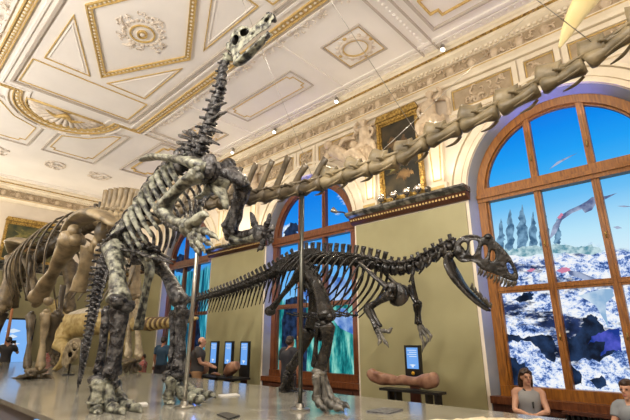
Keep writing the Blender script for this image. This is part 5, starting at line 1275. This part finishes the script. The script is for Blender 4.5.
    for q in 'lr':
        a = g['a'+q]; MB().tube([V((a.x, a.y, loc[2]+.045*k_))-fw*.06*k_, V((a.x, a.y, loc[2]+.045*k_))+fw*.08*k_, V((a.x, a.y, loc[2]+.035*k_))+fw*.18*k_], [.045*k_, .047*k_, .03*k_], 10, 1, n=8).build('shoe', M['black'], r)
    return r, g, hp, hf
def stand(**k):
    J = dict(pel=(0, 0, .98), sl=(-.19, 0, 1.42), sr=(.19, 0, 1.42), head=(0, .03, 1.62), el=(-.25, .0, 1.12), er=(.25, .0, 1.12), wl=(-.24, .10, .87), wr=(.24, .10, .87), hl=(-.09, 0, .93), hr=(.09, 0, .93), kl=(-.10, .02, .50), kr=(.10, .02, .50), al=(-.10, -.02, .09), ar=(.10, -.02, .09))
    J.update(k); return J
toX = R(-90)           # facing the window wall (+X)
# woman sitting on the bench under the big window
wp = UX(524, 385, 6.55)
fc = math.atan2(-(-.78), -.62)  # turned towards the hall
r, g, hp, hf = person((6.85, 2.27, 0), R(112), dict(pel=(0, -.02, .60), sl=(-.175, .04, 1.02), sr=(.175, .04, 1.02), head=(0, .09, 1.235), el=(-.225, .14, .77), er=(.22, .14, .77), wl=(-.06, .34, .74), wr=(.06, .34, .74), hl=(-.09, .03, .56), hr=(.09, .03, .56), kl=(-.11, .43, .56), kr=(.11, .43, .56), al=(-.11, .42, .09), ar=(.11, .42, .09)),
       'seated woman with long dark hair in a grey sleeveless top, by the big window', 'greytop', 'jeans', 'hairb', 'skin', look=R(14), sleeve=False, hair='long', vox=.012, scale=.92)
n0 = hp(0, -.02, -.13); MB().tube([n0+V((-.05, .04, -.03)), n0+hf*.09+V((0, 0, -.12)), n0+hf*.15+V((.0, 0, -.26))], .010, 6, n=8).tube([n0+V((.05, -.04, -.03)), n0+hf*.10+V((.03, -.02, -.12)), n0+hf*.15+V((0, 0, -.26))], .010, 6, n=8).build('lanyard', M['black'], r)
bn = thing('bench', 'wooden bench under the seated woman', 'bench', (6.85, 1.6, 0))
MB().box((6.70, 1.3, .33), (7.10, 2.65, .38)).build('seat', M['wooddark'], bn, False)
for y in (1.4, 2.55): MB().box((6.74, y-.03, 0), (7.05, y+.03, .33)).build('leg', M['wooddark'], bn, False)
# person at the right edge, arm reaching left
person((6.45, .97, 0), R(66), dict(pel=(0, -.02, .60), sl=(-.175, .05, 1.0), sr=(.175, .05, 1.0), head=(0, .09, 1.21), el=(-.33, .12, .86), er=(.22, .14, .78), wl=(-.46, .20, .66), wr=(.06, .34, .74), hl=(-.09, .03, .56), hr=(.09, .03, .56), kl=(-.11, .43, .56), kr=(.11, .43, .56), al=(-.11, .42, .09), ar=(.11, .42, .09)),
       'person in a grey tee with short brown hair, cut off by the right edge', 'greytee', 'jeans', 'hairb', 'skin', look=R(10), vox=.012, scale=.90)
st2 = thing('stool', 'dark stool under the person at the right edge', 'stool', (6.45, .97, 0))
MB().tube([(6.45, .97, .32), (6.45, .97, .37)], .2, 18).build('seat', M['wooddark'], st2, 'auto')
for a in range(4): MB().tube([(6.45+.14*math.cos(a*PI/2+.8), .97+.14*math.sin(a*PI/2+.8), 0), (6.45+.10*math.cos(a*PI/2+.8), .97+.10*math.sin(a*PI/2+.8), .32)], .02, 8).build('leg', M['wooddark'], st2)
# man in charcoal tee before the middle window
p = UX(289, 343, 6.45)
person((6.45, p.y, 0), toX, stand(head=(0, .05, 1.60), wl=(-.26, .06, .88)), 'man in a charcoal tee with cropped dark hair, back turned, facing the middle window', 'darktee', 'darkpant', 'hair', 'skin2')
p = UX(199, 345, 5.9)
person((5.9, p.y, 0), R(-130), stand(head=(0, .07, 1.60), el=(-.24, .10, 1.14), wl=(-.16, .34, 1.05), er=(.24, .10, 1.14), wr=(.16, .34, 1.05)), 'bald man in a dark grey tee and khaki trousers by the leftmost console', 'greybrown', 'khaki', 'hair', 'skin', hair='stubble')
p = UX(163, 347, 6.6)
person((6.6, p.y, 0), R(-60), stand(), 'person in a navy tee half behind the far leg of the upright black skeleton', 'bluetee', 'darkpant', 'hair', 'skin2')
p = UX(144, 358, 6.5)
person((6.5, p.y, 0), R(60), stand(), 'child with bare arms behind the platform, right of the thin pale leg bones', 'redtee', 'darkpant', 'hair', 'skin2', scale=.70, fing=False)
p = UY(8, 345, 17.9)
r, g, hp, hf = person((p.x, 17.9, 0), R(-20), stand(er=(.30, .16, 1.22), wr=(.16, .36, 1.50), el=(-.27, .14, 1.2), wl=(.0, .36, 1.48)), 'man in a dark tee at the far left holding up a camera', 'greybrown', 'darkpant', 'hair', 'skin')
q = (g['wl']+g['wr'])/2+V((0, 0, .10)); o = MB().box(q+V((-.08, -.03, -.05)), q+V((.08, .03, .05))).tube([q, q+V((.03, .10, 0))], .035, 10).build('camera', M['black'], None, False); tag(o, 'small camera held up by the man at the far left', 'camera'); OFF[o.name] = V((0, 0, 0))
p = UY(52, 347, 18.0)
person((p.x, 18.0, 0), R(150), stand(), 'visitor in a red patterned top behind the legs of the yellow model', 'redtee', 'darkpant', 'hair', 'skin2', scale=.92, fing=False)

# ================================================================== LIGHT
KL = .53
def area(loc, tgt, sx, sy, power, col, name, spread=180):
    l = bpy.data.lights.new(name, 'AREA'); l.shape = 'RECTANGLE'; l.size = sx; l.size_y = sy; l.energy = power*KL; l.color = col; l.spread = R(spread)
    o = bpy.data.objects.new(name, l); COL.objects.link(o); o.location = loc; o.rotation_euler = (V(tgt)-V(loc)).to_track_quat('-Z', 'Y').to_euler(); return o
def spot(loc, tgt, power, col, ang, name, blend=.6, r=.08):
    l = bpy.data.lights.new(name, 'SPOT'); l.energy = power*KL; l.color = col; l.spot_size = R(ang); l.spot_blend = blend; l.shadow_soft_size = r
    o = bpy.data.objects.new(name, l); COL.objects.link(o); o.location = loc; o.rotation_euler = (V(tgt)-V(loc)).to_track_quat('-Z', 'Y').to_euler(); return o
WARM = (1, .86, .66); NEUT = (1, .93, .84)
# unseen area lamps added along the walls to light the ceiling evenly
for y in (-2, 2.5, 7, 11.5, 16): area((XL+.35, y, 4.6), (XM-.5, y, ZC), 2.5, .3, 260, NEUT, 'added_uplight')
for y in (-1.5, 4.4, 10.2, 16.5): area((XW-.30, y, 4.62), (XW-1.6, y, ZC), 2.2, .2, 48, WARM, 'added_uplight')
area((XM, YN+.4, 4.6), (XM, YN+3, ZC), 5, .3, 220, NEUT, 'added_uplight'); area((XM, YF-.5, 4.6), (XM, YF-3, ZC), 5, .3, 160, WARM, 'added_uplight')
# cornice spotlights
for i, p in enumerate(SP): spot(p+V((-.12, 0, -.1)), (3.6, p.y-1.5, 1.5), 500, WARM, 80, 'cornice_spot')
for y, ty in ((-1, 1.5), (2.0, 4), (5, 5.5), (8, 9), (11, 11)): spot((XL+.45, y, 7.0), (3.4, ty, 2.0), 1300 if y < 6 else 750, NEUT, 75, 'cornice_spot')
for y in (1.5, 4.5, 8.5, 11.5): spot((XM+1.2, y, ZC-.15), (XW, y+.2, 2.2), 380, WARM, 85, 'wall_washer')
spot((1.6, 0.4, 7.2), (2.4, 4.6, 3.0), 900, NEUT, 60, 'cornice_spot')
for y in (4.2, 4.7): spot((XW-.25, y, 4.66), (XW-.3, y, 6.5), 9, NEUT, 90, 'painting_light')
# blue light strips in the window reveals
for _, c in BAYS:
    for s in (-1, 1): area((XW+.06, c+s*1.15, 3.0), (XW+.06, c+s*3, 3.0), .06, 2.4, 6, (.18, .30, 1), 'reveal_strip')
    area((XW+.06, c, ZS+1.0), (XW+.06, c, 9), .06, 1.2, 12, (.25, .25, 1), 'reveal_strip')
wd = bpy.data.worlds.new('World'); S.world = wd; wd.use_nodes = True
wd.node_tree.nodes['Background'].inputs[0].default_value = (.9, .85, .75, 1); wd.node_tree.nodes['Background'].inputs[1].default_value = .2

# ================================================================== CAMERA
cd = bpy.data.cameras.new('camera'); cd.sensor_width = 36; cd.lens = FPX/630*36; cd.clip_start = .05
co = bpy.data.objects.new('camera', cd); COL.objects.link(co); co.location = CAM; co.rotation_euler = (R(90)+PITCH, 0, -HEAD)
S.camera = co
S.view_settings.view_transform = 'Standard'; S.view_settings.look = 'None'; S.view_settings.gamma = 1; S.view_settings.use_curve_mapping = False
S.view_settings.exposure = 0
S.cycles.use_denoising = True; S.cycles.max_bounces = 8; S.cycles.diffuse_bounces = 5
